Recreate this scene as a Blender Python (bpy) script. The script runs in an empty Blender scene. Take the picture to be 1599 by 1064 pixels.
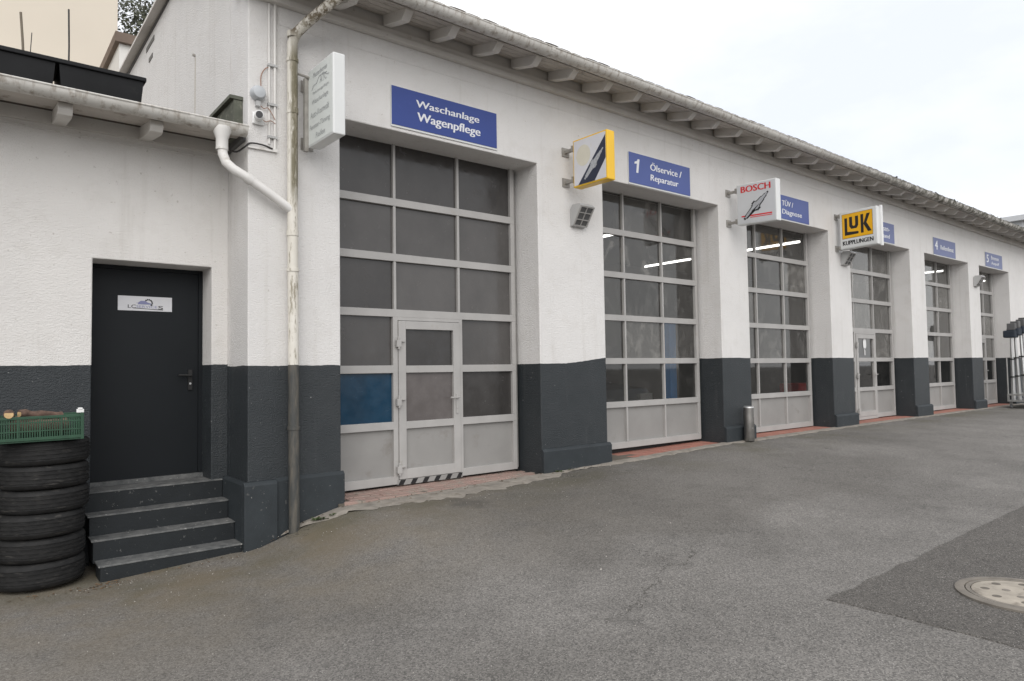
import bpy, bmesh, math, random
from mathutils import Vector, Matrix, noise
R = math.radians
random.seed(7)
sc = bpy.context.scene
col = sc.collection

# ------------------------------------------------------------------ camera
cam_data = bpy.data.cameras.new('camera'); cam = bpy.data.objects.new('camera', cam_data); col.objects.link(cam)
M = Matrix(((0.78219, -0.015064, -0.622856, 0.0), (-0.622858, -0.042951, -0.781155, -6.8),
            (-0.014984, 0.998964, -0.042979, 1.26), (0, 0, 0, 1)))
cam.matrix_world = M
cam_data.sensor_width = 36; cam_data.lens = 24.2; cam_data.clip_end = 2000; cam_data.clip_start = 0.05
sc.camera = cam
# ------------------------------------------------------------------ sky, sun, exposure
SUN_AZ, SUN_EL = R(214), R(35)
world = bpy.data.worlds.new('World'); sc.world = world; world.use_nodes = True
wn = world.node_tree; wn.nodes.clear()
def wnode(t, **kw):
    n = wn.nodes.new(t)
    for k, v in kw.items(): setattr(n, k, v)
    return n
sky = wnode('ShaderNodeTexSky', sky_type='NISHITA', sun_disc=False, sun_elevation=SUN_EL, sun_rotation=SUN_AZ)
tc = wnode('ShaderNodeTexCoord'); mp = wnode('ShaderNodeMapping'); mp.inputs['Scale'].default_value = (1, 1, 2.2)
nz = wnode('ShaderNodeTexNoise'); nz.inputs['Scale'].default_value = 1.6; nz.inputs['Detail'].default_value = 6; nz.inputs['Roughness'].default_value = .55
rm = wnode('ShaderNodeValToRGB'); rm.color_ramp.elements[0].position = .36; rm.color_ramp.elements[1].position = .62
rm.color_ramp.elements[0].color = (7.7, 8.05, 8.9, 1); rm.color_ramp.elements[1].color = (10., 10., 10., 1)
mx = wnode('ShaderNodeMix', data_type='RGBA'); mx.inputs[0].default_value = .93
bg = wnode('ShaderNodeBackground'); bg.inputs['Strength'].default_value = .1
wo = wnode('ShaderNodeOutputWorld')
L = wn.links.new
L(tc.outputs['Generated'], mp.inputs[0]); L(mp.outputs[0], nz.inputs['Vector']); L(nz.outputs['Fac'], rm.inputs[0])
L(sky.outputs[0], mx.inputs[6]); L(rm.outputs[0], mx.inputs[7]); L(mx.outputs[2], bg.inputs[0]); L(bg.outputs[0], wo.inputs[0])
sun_d = bpy.data.lights.new('sun', 'SUN'); sun_d.energy = 1.6; sun_d.angle = R(60); sun_d.color = (1, .965, .92)
sun = bpy.data.objects.new('sun', sun_d); col.objects.link(sun)
sdir = Vector((math.sin(SUN_AZ) * math.cos(SUN_EL), math.cos(SUN_AZ) * math.cos(SUN_EL), math.sin(SUN_EL)))
sun.rotation_euler = sdir.to_track_quat('Z', 'Y').to_euler(); sun.location = sdir * 50
sc.view_settings.view_transform = 'Standard'; sc.view_settings.look = 'None'
sc.view_settings.exposure = .33; sc.view_settings.gamma = 1; sc.view_settings.use_curve_mapping = False

# ------------------------------------------------------------------ materials
class NT:
    def __init__(s, name):
        s.m = bpy.data.materials.new(name); s.m.use_nodes = True; s.t = s.m.node_tree
        s.b = s.t.nodes['Principled BSDF']; s.out = s.t.nodes['Material Output']
    def n(s, t, ins=None, **kw):
        x = s.t.nodes.new(t)
        for k, v in kw.items(): setattr(x, k, v)
        if ins:
            for k, v in ins.items(): s.set(x.inputs[k], v)
        return x
    def set(s, sock, v):
        if hasattr(v, 'links'): s.t.links.new(v, sock)
        elif isinstance(v, (tuple, list)): sock.default_value = tuple(v) + ((1,) if len(v) == 3 and sock.type == 'RGBA' else ())
        else: sock.default_value = v
    def pos(s): return s.n('ShaderNodeNewGeometry').outputs['Position']
    def obj(s): return s.n('ShaderNodeTexCoord').outputs['Object']
    def scale(s, v, sc3): return s.n('ShaderNodeMapping', {0: v, 'Scale': sc3}).outputs[0]
    def noise(s, v, sc_, det=4, rough=.55): return s.n('ShaderNodeTexNoise', {'Vector': v, 'Scale': sc_, 'Detail': det, 'Roughness': rough}).outputs['Fac']
    def ramp(s, f, a, b, ca=(0, 0, 0), cb=(1, 1, 1)):
        r = s.n('ShaderNodeValToRGB', {0: f}); e = r.color_ramp.elements
        e[0].position = a; e[1].position = b; e[0].color = tuple(ca) + (1,); e[1].color = tuple(cb) + (1,)
        return r.outputs[0]
    def mix(s, f, a, b, mode='MIX'):
        x = s.n('ShaderNodeMix', data_type='RGBA', blend_type=mode); s.set(x.inputs[0], f); s.set(x.inputs[6], a); s.set(x.inputs[7], b)
        return x.outputs[2]
    def math(s, op, a, b=0., clamp=False):
        x = s.n('ShaderNodeMath', operation=op, use_clamp=clamp); s.set(x.inputs[0], a); s.set(x.inputs[1], b); return x.outputs[0]
    def mr(s, v, a, b, c=0., d=1.): return s.n('ShaderNodeMapRange', {0: v, 1: a, 2: b, 3: c, 4: d}).outputs[0]
    def sep(s, v): return s.n('ShaderNodeSeparateXYZ', {0: v}).outputs
    def bump(s, h, st=.4, dist=.01): s.set(s.b.inputs['Normal'], s.n('ShaderNodeBump', {'Height': h, 'Strength': st, 'Distance': dist}).outputs[0])
    def base(s, c, rough=.6, metal=0., spec=.5):
        s.set(s.b.inputs['Base Color'], c); s.set(s.b.inputs['Roughness'], rough); s.set(s.b.inputs['Metallic'], metal)
        s.b.inputs['Specular IOR Level'].default_value = spec
        return s.m

def plain(name, c, rough=.55, metal=0., var=.12, vs=3., bump=0., bs=200, spec=.5, dirt=None):
    t = NT(name); p = t.pos(); f = t.noise(p, vs, 5)
    cc = t.mix(t.ramp(f, .3, .7), tuple(x * (1 - var) for x in c), tuple(min(1, x * (1 + var)) for x in c))
    if dirt:
        d = t.ramp(t.noise(p, dirt[1], 6, .65), dirt[2], dirt[2] + .14); cc = t.mix(d, cc, dirt[0])
    if bump: t.bump(t.noise(p, bs, 3), bump, .004)
    return t.base(cc, rough, metal, spec)

WHITE = (.70, .685, .668); DARK = (.024, .029, .0325)
def plaster(name, lo, hi, xa=6.35, xb=7.1, split=True, tint=WHITE, streak=False):
    """roughcast wall: off-white render above, dark grey paint below a hand-cut line"""
    t = NT(name); p = t.pos(); s = t.sep(p)
    big = t.noise(p, .7, 4); mid = t.noise(p, 4., 6, .6)
    w = t.mix(t.ramp(big, .3, .7), tuple(x * .94 for x in tint), tuple(x * 1.04 for x in tint))
    w = t.mix(t.math('MULTIPLY', t.ramp(mid, .52, .75), .35), w, (.56, .535, .50))
    st = t.noise(t.scale(p, (5., 5., .28)), 1.6, 5, .6)                      # rain streaks
    w = t.mix(t.math('MULTIPLY', t.ramp(st, .56, .78), .36), w, (.46, .43, .385))
    sp = t.noise(p, 19., 2); w = t.mix(t.math('MULTIPLY', t.ramp(sp, .70, .76), .5), w, (.38, .35, .31))
    if streak:                                                              # rust run below an old pin in the gable
        a = t.math('ABSOLUTE', t.math('SUBTRACT', t.math('ADD', s[1], t.math('MULTIPLY', t.noise(p, 6.), .02)), 2.005))
        k = t.math('MULTIPLY', t.mr(a, .03, .006), t.math('MULTIPLY', t.mr(s[2], 5.14, 5.12), t.mr(s[2], 4.2, 4.5, .3, 1.)))
        w = t.mix(t.math('MULTIPLY', k, .7), w, (.36, .30, .20))
    # splash dirt low on the white
    d = t.mix(t.ramp(mid, .3, .75), DARK, (.033, .038, .0415))
    d = t.mix(t.math('MULTIPLY', t.ramp(t.noise(t.scale(p, (6, 6, .35)), 2.3, 5), .58, .75), .5), d, (.06, .064, .066))
    d = t.mix(t.ramp(t.noise(p, 34., 2), .735, .755), d, (.28, .28, .27))
    if split:
        line = t.mr(s[0], xa, xb, lo, hi)
        line = t.math('ADD', line, t.math('MULTIPLY', t.math('SUBTRACT', t.math('ADD', t.noise(p, 2.2, 2), t.math('MULTIPLY', t.noise(p, 16., 3), .5)), .75), .026))
        f = t.math('GREATER_THAN', s[2], line)
        c = t.mix(f, d, w)
    else: c, f = w, 1.
    g1 = t.noise(p, 95., 3, .6); g2 = t.noise(t.scale(p, (1, 1, 2.2)), 28., 3)
    t.bump(t.math('ADD', g1, t.math('MULTIPLY', g2, .7)), .75, .012)
    t.base(c, .8, 0, .42)
    if split: t.set(t.b.inputs['Roughness'], t.mr(f, 0, 1, .48, .9))
    return t.m
M_wall = plaster('facade_render', 1.34, 1.412)
M_awall = plaster('annex_render', 1.365, 1.365, tint=(.72, .70, .675))
M_gable = plaster('gable_render', 1.345, 1.345, tint=(.69, .675, .655), streak=True)
def darkpaint(name, lite=1.):
    t = NT(name); p = t.pos(); m = t.noise(p, 5., 6, .6)
    d = t.mix(t.ramp(m, .3, .75), tuple(x * lite for x in DARK), tuple(x * 1.35 * lite for x in DARK))
    d = t.mix(t.ramp(t.noise(p, 21., 5, .7), .64, .70), d, (.13, .13, .125))
    d = t.mix(t.ramp(t.noise(p, 40., 3), .74, .76), d, (.35, .34, .32))
    t.bump(t.noise(p, 80., 4, .6), .3, .006)
    return t.base(d, .6, 0, .35)
M_dark = darkpaint('dark_plinth_paint'); M_step = darkpaint('worn_step_paint', .5)
def tread_mat():
    t = NT('worn_top_lit_tread'); p = t.pos()
    c = t.mix(t.ramp(t.noise(p, 9., 7, .7), .35, .66), (.072, .076, .077), (.17, .17, .165))  # riser paint made paler for light from above, plus pale wear
    c = t.mix(t.ramp(t.noise(p, 26., 4, .6), .64, .68), c, (.36, .35, .33))
    t.bump(t.noise(p, 60., 4), .4, .006); return t.base(c, .75, 0, .3)
M_tread = tread_mat()
def eave_mat():
    t = NT('old_eave_paint'); p = t.pos()
    c = t.mix(t.ramp(t.noise(p, 2.2, 5), .3, .7), (.56, .535, .50), (.65, .63, .60))
    c = t.mix(t.ramp(t.noise(p, 9., 7, .7), .62, .78), c, (.36, .32, .275))
    t.bump(t.noise(t.scale(p, (1, 8, 8)), 12., 4), .25, .006); return t.base(c, .75, 0, .3)
M_eave = eave_mat(); M_soffit = plain('brownish_soffit_boards', (.46, .425, .385), .8, var=.12, vs=3., bump=.2, bs=60, dirt=((.24, .20, .165), 7., .58))
def gutter_mat():
    t = NT('weathered_gutter'); p = t.pos()
    c = t.mix(t.ramp(t.noise(p, 3., 5), .3, .7), (.55, .53, .49), (.66, .645, .61))
    st = t.noise(t.scale(p, (9, 9, 1.2)), 1.8, 6, .65)
    c = t.mix(t.ramp(st, .50, .68), c, (.33, .29, .245))
    x = t.sep(p)[0]
    far = t.mr(x, 11., 17.)
    moss = t.math('MULTIPLY', t.ramp(t.noise(p, 7., 7, .75), .42, .56), far)
    c = t.mix(moss, c, (.10, .095, .07))
    t.bump(t.noise(p, 40., 4), .15, .004); return t.base(c, .6, 0, .4)
M_gutter = gutter_mat()
def pipe_mat():
    t = NT('stained_downpipe'); p = t.pos(); s = t.sep(p)
    c = t.mix(t.ramp(t.noise(p, 4., 5), .3, .7), (.60, .57, .50), (.69, .66, .60))
    # algae on the side that stays wet, between the elbow and the branch
    zone = t.math('MULTIPLY', t.mr(s[2], 2.9, 3.15), t.mr(s[2], 4.75, 4.45))
    side = t.mr(t.math('SUBTRACT', t.math('MULTIPLY', t.math('SUBTRACT', s[0], 2.556), .78), t.math('MULTIPLY', t.math('ADD', s[1], .10), .62)), -.012, .012)
    alg = t.math('MULTIPLY', t.math('MULTIPLY', t.ramp(t.noise(t.scale(p, (9, 9, 1.6)), 3., 7, .7), .30, .48), zone), side)
    c = t.mix(t.math('MULTIPLY', alg, .92), c, (.125, .108, .058))
    elb = t.math('MULTIPLY', t.mr(s[2], 4.6, 4.7), t.math('MULTIPLY', side, t.ramp(t.noise(p, 16., 6, .7), .45, .55)))
    c = t.mix(elb, c, (.15, .12, .08))
    c = t.mix(t.ramp(t.noise(t.scale(p, (6, 6, 1.)), 5., 7, .72), .54, .62), c, (.30, .27, .21))
    low = t.math('LESS_THAN', s[2], t.math('ADD', 1.335, t.math('MULTIPLY', t.noise(p, 20.), .02)))
    dk = t.mix(t.ramp(t.noise(t.scale(p, (5, 5, .8)), 4., 6, .7), .42, .68), (.052, .054, .052), (.12, .108, .088))
    c = t.mix(low, c, dk); t.bump(t.noise(p, 50., 4), .15, .004); return t.base(c, .55, 0, .4)
M_pipe = pipe_mat()
M_pvc = plain('white_pipe', (.68, .665, .64), .45, var=.05, dirt=((.42, .39, .34), 6., .58))
M_alu = plain('grey_aluminium_paint', (.375, .365, .352), .45, 0, .08, 3., dirt=((.34, .32, .29), 8., .62))
M_panel = plain('grey_infill_panel', (.268, .261, .250), .5, 0, .10, 1.6, dirt=((.215, .20, .185), 3., .60))
M_galv = plain('galvanised_track', (.33, .325, .31), .45, .5, .12, 6.)
M_black = plain('black_rubber_seal', (.012, .012, .012), .6, var=.1)
M_steel = plain('brushed_steel', (.27, .26, .245), .4, .9, .2, 8.)
M_silver = plain('silver_tube', (.62, .62, .61), .35, .8, .06, 6.)
M_grey = plain('grey_plastic', (.42, .42, .415), .5, var=.06)
M_greyd = plain('dark_grey_plastic', (.10, .10, .10), .5, var=.1)
M_whitep = plain('white_plastic', (.74, .74, .73), .4, var=.04)
M_red = plain('red_cabinet_paint', (.42, .03, .03), .4)
M_bluelift = plain('blue_lift_paint', (.03, .24, .60), .45, var=.1)
M_navy = plain('navy_fabric', (.015, .022, .035), .7, var=.2)
M_wire = plain('dark_cable', (.02, .018, .017), .6)
M_copper = plain('reddish_cable', (.30, .16, .11), .6)
M_tile = plain('old_roof_tile', (.085, .07, .06), .85, var=.35, vs=4., bump=.4, bs=60, dirt=((.10, .10, .055), 9., .55))
M_brown = plain('brown_fascia', (.145, .105, .08), .7)
M_cream = plain('cream_render', (.66, .595, .50), .85, var=.03, vs=.4, bump=.15, bs=30)
M_hwhite = plain('pale_house_render', (.66, .645, .61), .85, var=.05)
M_farwall = plain('far_grey_cladding', (.50, .51, .52), .7, var=.05)
M_tub = plain('black_tub_plastic', (.008, .0085, .0095), .6, var=.25, vs=5., spec=.25, dirt=((.02, .02, .02), 6., .62))
M_soil = plain('dark_soil', (.03, .024, .018), .95, bump=.8, bs=40)
M_stick = plain('weathered_stick', (.16, .135, .10), .8)
M_flash = plain('mossy_lead_flashing', (.085, .09, .07), .8, var=.3, vs=6., dirt=((.20, .20, .16), 14., .55))
M_hall = plain('hall_wall_paint', (.20, .195, .185), .8, var=.08, vs=1.)
M_hfloor = plain('hall_floor', (.09, .088, .085), .5, var=.2)
def rubber():
    t = NT('tyre_rubber'); p = t.pos()
    c = t.mix(t.ramp(t.noise(p, 12., 6, .65), .35, .75), (.008, .008, .0082), (.019, .0185, .018))
    c = t.mix(t.ramp(t.noise(t.scale(p, (1, 1, 5)), 9., 5), .60, .72), c, (.045, .042, .038))
    t.bump(t.noise(p, 150., 3), .25, .003); return t.base(c, .72, 0, .35)
M_tyre = rubber()
M_crate = plain('green_crate_plastic', (.017, .062, .032), .5, var=.2, vs=8.)
M_bark = plain('log_bark', (.12, .075, .056), .9, var=.35, vs=25., bump=.6, bs=60)
M_logend = plain('log_cut_end', (.52, .36, .18), .8, var=.25, vs=30.)
M_weed = plain('weed_leaf', (.06, .085, .03), .6, var=.3, vs=20.)
M_leaf = plain('bush_leaf', (.15, .16, .11), .6, var=.4, vs=3.)
M_trunk = plain('trunk_bark', (.12, .10, .08), .9, var=.3, bump=.5, bs=20)
def sign_blue(name, c):
    return plain(name, c, .4, var=.05, vs=1.5, dirt=(tuple(x * 1.25 + .01 for x in c), 5., .62))
M_blue1 = sign_blue('sign_blue', (.022, .050, .235)); M_blue2 = sign_blue('faded_sign_blue', (.060, .092, .29))
M_blue3 = sign_blue('more_faded_sign_blue', (.095, .120, .27))
M_letter = plain('white_vinyl', (.72, .73, .76), .4, var=.03)
M_greytxt = plain('faded_grey_print', (.33, .34, .34), .5, var=.35, vs=40.)
M_signw = plain('lightbox_white', (.66, .67, .66), .3, var=.03, dirt=((.52, .51, .47), 4., .62))
M_signg = plain('lightbox_pale_green', (.60, .625, .60), .3, var=.03)
M_yellow = plain('sign_yellow', (.78, .47, .02), .35, var=.05)
M_yelface = plain('luk_yellow', (.80, .42, .008), .35, var=.04)
M_fade = plain('faded_yellow_print', (.63, .60, .50), .4, var=.05, vs=6.)
M_face = plain('sign_face_white', (.63, .63, .66), .3, var=.03, dirt=((.60, .56, .45), 5., .60))
M_boschface = plain('sign_face_grey', (.56, .57, .58), .3, var=.03)
M_print = plain('black_print', (.012, .011, .012), .45); M_navyp = plain('navy_print', (.022, .028, .055), .45)
M_redp = plain('red_print', (.62, .02, .025), .4); M_silvp = plain('silver_print', (.38, .39, .41), .45, var=.2, vs=40.)
M_violet = plain('violet_print', (.20, .21, .36), .5)
M_doorpaint = plain('dark_door_paint', (.0085, .0105, .0125), .5, var=.12, vs=1.2, spec=.22, dirt=((.02, .022, .023), 7., .70))
M_bracket = plain('tarnished_bracket', (.30, .285, .26), .5, .3, .2, 10.)

def glass_mat(name, dust, tint=.82, blotch=.55, rough=.03):
    t = NT(name); p = t.pos()
    lw = t.n('ShaderNodeLayerWeight', {'Blend': .5}).outputs['Facing']
    fr = t.math('ADD', .045, t.math('MULTIPLY', t.math('POWER', lw, 5.), .95))
    tr = t.n('ShaderNodeBsdfTransparent', {0: (tint, tint, tint * .99)}).outputs[0]
    gl = t.n('ShaderNodeBsdfGlossy', {'Color': (1, 1, 1), 'Roughness': rough}).outputs[0]
    df = t.n('ShaderNodeBsdfDiffuse', {'Color': (.40, .385, .36)}).outputs[0]
    sm = t.n('ShaderNodeTexNoise', {'Vector': t.scale(p, (1, 1, .7)), 'Scale': 2.4, 'Detail': 6., 'Roughness': .62, 'Distortion': 2.2}).outputs['Fac']
    oi = t.n('ShaderNodeObjectInfo').outputs['Random']
    f = t.math('ADD', t.mr(oi, 0., 1., dust * .4, dust * 1.3), t.math('MULTIPLY', t.ramp(sm, blotch - .05, blotch + .2), dust * 2.6))
    m1 = t.n('ShaderNodeMixShader'); t.set(m1.inputs[0], f); t.set(m1.inputs[1], tr); t.set(m1.inputs[2], df)
    m2 = t.n('ShaderNodeMixShader'); t.set(m2.inputs[0], fr); t.set(m2.inputs[1], m1.outputs[0]); t.set(m2.inputs[2], gl)
    t.set(t.out.inputs[0], m2.outputs[0]); t.t.nodes.remove(t.b); return t.m
M_glass = glass_mat('dusty_glass', .045)
def frosted(name, c, var=.3):
    t = NT(name); p = t.pos()
    f = t.noise(t.scale(p, (1, 1, .6)), 1.9, 6, .6); g = t.noise(p, 7., 5, .6)
    cc = t.mix(t.ramp(f, .32, .68), tuple(x * (1 - var) for x in c), tuple(x * (1 + var) for x in c))
    cc = t.mix(t.math('MULTIPLY', t.ramp(g, .45, .85), .35), cc, tuple(min(1, x * 1.5) for x in c))
    oi = t.n('ShaderNodeObjectInfo').outputs['Random']; k = t.mr(oi, 0., 1., .78, 1.22)
    cc = t.mix(1., cc, t.n('ShaderNodeCombineColor', {0: k, 1: k, 2: k}).outputs[0], 'MULTIPLY')
    t.base(cc, .3, 0, .5); t.set(t.b.inputs['Roughness'], t.mr(g, .3, .7, .06, .30)); return t.m
M_frost = frosted('matt_grey_pane', (.070, .066, .063), .16); M_frostd = frosted('darker_matt_pane', (.048, .045, .043), .2)
M_frostp = frosted('pale_matt_pane', (.125, .112, .108), .15)
M_bluepane = frosted('blue_film_pane', (.006, .040, .080), .3)
def tube_emit():
    t = NT('fluorescent_tube'); e = t.n('ShaderNodeEmission', {'Color': (1, .98, .95), 'Strength': 5.}); t.set(t.out.inputs[0], e.outputs[0]); return t.m
M_tube = tube_emit()
def asphalt(name, c0, c1, patch=False):
    t = NT(name); p = t.pos(); s = t.sep(p)
    c = t.mix(t.ramp(t.noise(p, .38, 6, .65), .34, .64), c0, c1)
    c = t.mix(t.math('MULTIPLY', t.ramp(t.noise(p, 2.1, 6, .65), .5, .75), .45), c, tuple(x * .72 for x in c0))
    v = t.n('ShaderNodeTexVoronoi', {'Vector': p, 'Scale': 105.})
    agg = t.ramp(t.sep(v.outputs['Color'])[0], .0, 1., (.60, .60, .60), (1.42, 1.41, 1.39))
    c = t.mix(1., c, agg, 'MULTIPLY')
    c = t.mix(t.ramp(t.noise(p, 130., 2, .5), .645, .70), c, (.42, .40, .375))
    c = t.mix(t.ramp(t.noise(p, 24., 2), .755, .775), c, (.36, .35, .33))
    if not patch:
        # sandy, mossy dirt that has washed against the foot of the building
        y = t.mr(s[1], -2.9, -.5); x = t.mr(s[0], 6.8, 2.6)
        d = t.math('MULTIPLY', t.math('MULTIPLY', y, x), t.ramp(t.noise(p, 1.5, 6, .62), .30, .62))
        c = t.mix(t.math('MULTIPLY', d, .9), c, (.155, .128, .088))
        y2 = t.mr(s[1], -1.5, -.45); d2 = t.math('MULTIPLY', y2, t.ramp(t.noise(p, 1.1, 6, .6), .45, .65))
        c = t.mix(t.math('MULTIPLY', d2, .6), c, (.10, .092, .058))
        old = t.math('ADD', s[1], t.math('MULTIPLY', t.math('SUBTRACT', t.noise(p, .9, 6, .6), .5), 2.2))
        d3 = t.math('MULTIPLY', t.mr(old, -3.1, -2.75), t.math('MULTIPLY', t.mr(s[0], 3.2, 4.2), t.mr(s[0], 11., 7.5)))
        c = t.mix(t.math('MULTIPLY', d3, .28), c, (.075, .067, .056))
        oil = t.n('ShaderNodeTexVoronoi', {'Vector': p, 'Scale': .55}).outputs['Distance']
        oil = t.math('MULTIPLY', t.mr(t.math('ADD', oil, t.math('MULTIPLY', t.noise(p, 5., 4), .35)), .36, .22), t.ramp(t.noise(p, .33, 2), .45, .6))
        c = t.mix(t.math('MULTIPLY', oil, .5), c, (.06, .057, .053))
        wv = t.n('ShaderNodeVectorMath', {0: p, 1: t.n('ShaderNodeTexNoise', {'Vector': p, 'Scale': 3.5, 'Detail': 5.}).outputs['Color']}, operation='ADD').outputs[0]
        ck = t.n('ShaderNodeTexVoronoi', {'Vector': wv, 'Scale': .42}, feature='DISTANCE_TO_EDGE').outputs['Distance']
        ckm = t.math('MULTIPLY', t.ramp(ck, .0, .0035, (1, 1, 1), (0, 0, 0)), t.ramp(t.noise(p, .6, 3), .54, .60))
        c = t.mix(t.math('MULTIPLY', ckm, .85), c, (.035, .033, .03))
        # one long old crack with a ragged line across the yard
        ln = t.math('ABSOLUTE', t.math('ADD', t.math('SUBTRACT', s[1], t.math('MULTIPLY', s[0], .38)), t.math('ADD', 4.95, t.math('MULTIPLY', t.math('SUBTRACT', t.noise(p, 2.4, 6, .7), .5), .9))))
        lm = t.math('MULTIPLY', t.mr(ln, .012, .004), t.math('MULTIPLY', t.mr(s[0], 2.9, 3.4), t.mr(s[0], 5.3, 4.7)))
        c = t.mix(t.math('MULTIPLY', lm, .75), c, (.04, .036, .03))
    h = t.math('ADD', v.outputs['Distance'], t.math('MULTIPLY', t.noise(p, 60., 4), .8))
    t.bump(h, .55, .006); return t.base(c, .86, 0, .3)
M_asph = asphalt('worn_asphalt', (.130, .123, .114), (.200, .190, .178))
M_patch = asphalt('newer_asphalt', (.088, .082, .075), (.114, .106, .097), True)
M_conc = plain('edge_concrete', (.25, .226, .195), .9, var=.25, vs=7., bump=.6, bs=45, dirt=((.15, .128, .10), 5., .56))
def paver(name, c, c2):
    t = NT(name); p = t.pos(); oi = t.n('ShaderNodeObjectInfo').outputs['Random']
    cc = t.mix(oi, tuple(x * .9 for x in c), tuple(x * 1.1 for x in c))
    cc = t.mix(t.ramp(t.noise(p, 6., 6, .65), .46, .66), cc, c2)
    t.bump(t.noise(p, 70., 4), .5, .005); return t.base(cc, .85, 0, .3)
M_paver = paver('weathered_red_paver', (.31, .215, .185), (.27, .235, .20))
M_redtile = paver('red_sill_tile', (.34, .15, .115), (.30, .17, .135))
M_hole = plain('dirt_filled_hole', (.13, .115, .095), .9, var=.3, vs=20.)
M_joint = plain('sandy_joint', (.115, .10, .08), .95, bump=.5, bs=60)
M_cover = plain('cast_iron_cover', (.36, .32, .265), .8, .0, .2, 9., bump=.6, bs=40, dirt=((.19, .165, .135), 7., .54))
M_coverring = plain('cover_ring', (.20, .178, .15), .75, .1, .2, 9., bump=.4, bs=50)

# ------------------------------------------------------------------ mesh helpers
class MB:
    def __init__(s): s.v = []; s.f = []
    def add(s, vs, fs):
        o = len(s.v); s.v += [tuple(v) for v in vs]; s.f += [tuple(i + o for i in f) for f in fs]; return s
    def box(s, x0, x1, y0, y1, z0, z1):
        return s.add([(x0, y0, z0), (x1, y0, z0), (x1, y1, z0), (x0, y1, z0), (x0, y0, z1), (x1, y0, z1), (x1, y1, z1), (x0, y1, z1)],
                     [(0, 3, 2, 1), (4, 5, 6, 7), (0, 1, 5, 4), (1, 2, 6, 5), (2, 3, 7, 6), (3, 0, 4, 7)])
    def prism(s, pts, fn, a, b):
        """closed 2-D outline pts extruded from a to b; fn(u, v, w) -> xyz"""
        n = len(pts)
        vs = [fn(u, v, a) for u, v in pts] + [fn(u, v, b) for u, v in pts]
        fs = [tuple(range(n)), tuple(range(2 * n - 1, n - 1, -1))] + [(i, (i + 1) % n, n + (i + 1) % n, n + i) for i in range(n)]
        return s.add(vs, fs)
    def tube(s, pts, r, n=12, cap=True):
        P = [Vector(p) for p in pts]; rs = r if isinstance(r, (list, tuple)) else [r] * len(P)
        vs = []; up = None
        for i, p in enumerate(P):
            d = (P[min(i + 1, len(P) - 1)] - P[max(i - 1, 0)]).normalized()
            if up is None: up = Vector((0, 0, 1)) if abs(d.z) < .9 else Vector((0, 1, 0))
            a = d.cross(up).normalized(); b = a.cross(d).normalized(); up = b
            vs += [p + (a * math.cos(k * 2 * math.pi / n) + b * math.sin(k * 2 * math.pi / n)) * rs[i] for k in range(n)]
        fs = []
        for i in range(len(P) - 1):
            for k in range(n): fs.append((i * n + k, i * n + (k + 1) % n, (i + 1) * n + (k + 1) % n, (i + 1) * n + k))
        if cap: fs += [tuple(range(n - 1, -1, -1)), tuple((len(P) - 1) * n + k for k in range(n))]
        return s.add(vs, fs)
    def lathe(s, prof, c, n=32, closed=False):
        vs = [(c[0] + r * math.cos(2 * math.pi * k / n), c[1] + r * math.sin(2 * math.pi * k / n), c[2] + z) for r, z in prof for k in range(n)]
        m = len(prof); fs = []
        for i in range(m if closed else m - 1):
            j = (i + 1) % m
            for k in range(n): fs.append((i * n + k, i * n + (k + 1) % n, j * n + (k + 1) % n, j * n + k))
        return s.add(vs, fs)
    def build(s, name, mat, parent=None, smooth=False, bevel=0., loc=None):
        me = bpy.data.meshes.new(name); me.from_pydata([tuple(v) for v in s.v], [], s.f)
        bm = bmesh.new(); bm.from_mesh(me); bmesh.ops.recalc_face_normals(bm, faces=bm.faces); bm.to_mesh(me); bm.free()
        me.materials.append(mat)
        if smooth:
            for p in me.polygons: p.use_smooth = True
            try: me.set_sharp_from_angle(angle=R(40))
            except Exception: pass
        o = bpy.data.objects.new(name, me); col.objects.link(o)
        if loc: o.location = loc
        if parent: o.parent = parent
        if bevel:
            b = o.modifiers.new('bevel', 'BEVEL'); b.width = bevel; b.segments = 2; b.limit_method = 'ANGLE'; b.angle_limit = R(40)
        return o
def thing(name, label, cat, group=None, loc=(0, 0, 0)):
    o = bpy.data.objects.new(name, None); col.objects.link(o); o.location = loc; o.empty_display_size = .1
    return tag(o, label, cat, group)
def tag(o, label, cat, group=None):
    o['label'] = label; o['category'] = cat
    if group: o['group'] = group
    return o
def struct(o): o['kind'] = 'structure'; return o
def B(name, mat, parent, *dims, bevel=0.): return MB().box(*dims).build(name, mat, parent, bevel=bevel)
class Face:
    """a flat face with origin, right and up directions and outward normal"""
    def __init__(s, o, u, v): s.o, s.u, s.v = Vector(o), Vector(u), Vector(v); s.n = s.u.cross(s.v).normalized()
    def p(s, a, b, w=0.): return s.o + s.u * a + s.v * b + s.n * w
    def poly(s, mb, pts, w0, w1): mb.prism(pts, lambda a, b, w: s.p(a, b, w), w0, w1)
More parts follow.
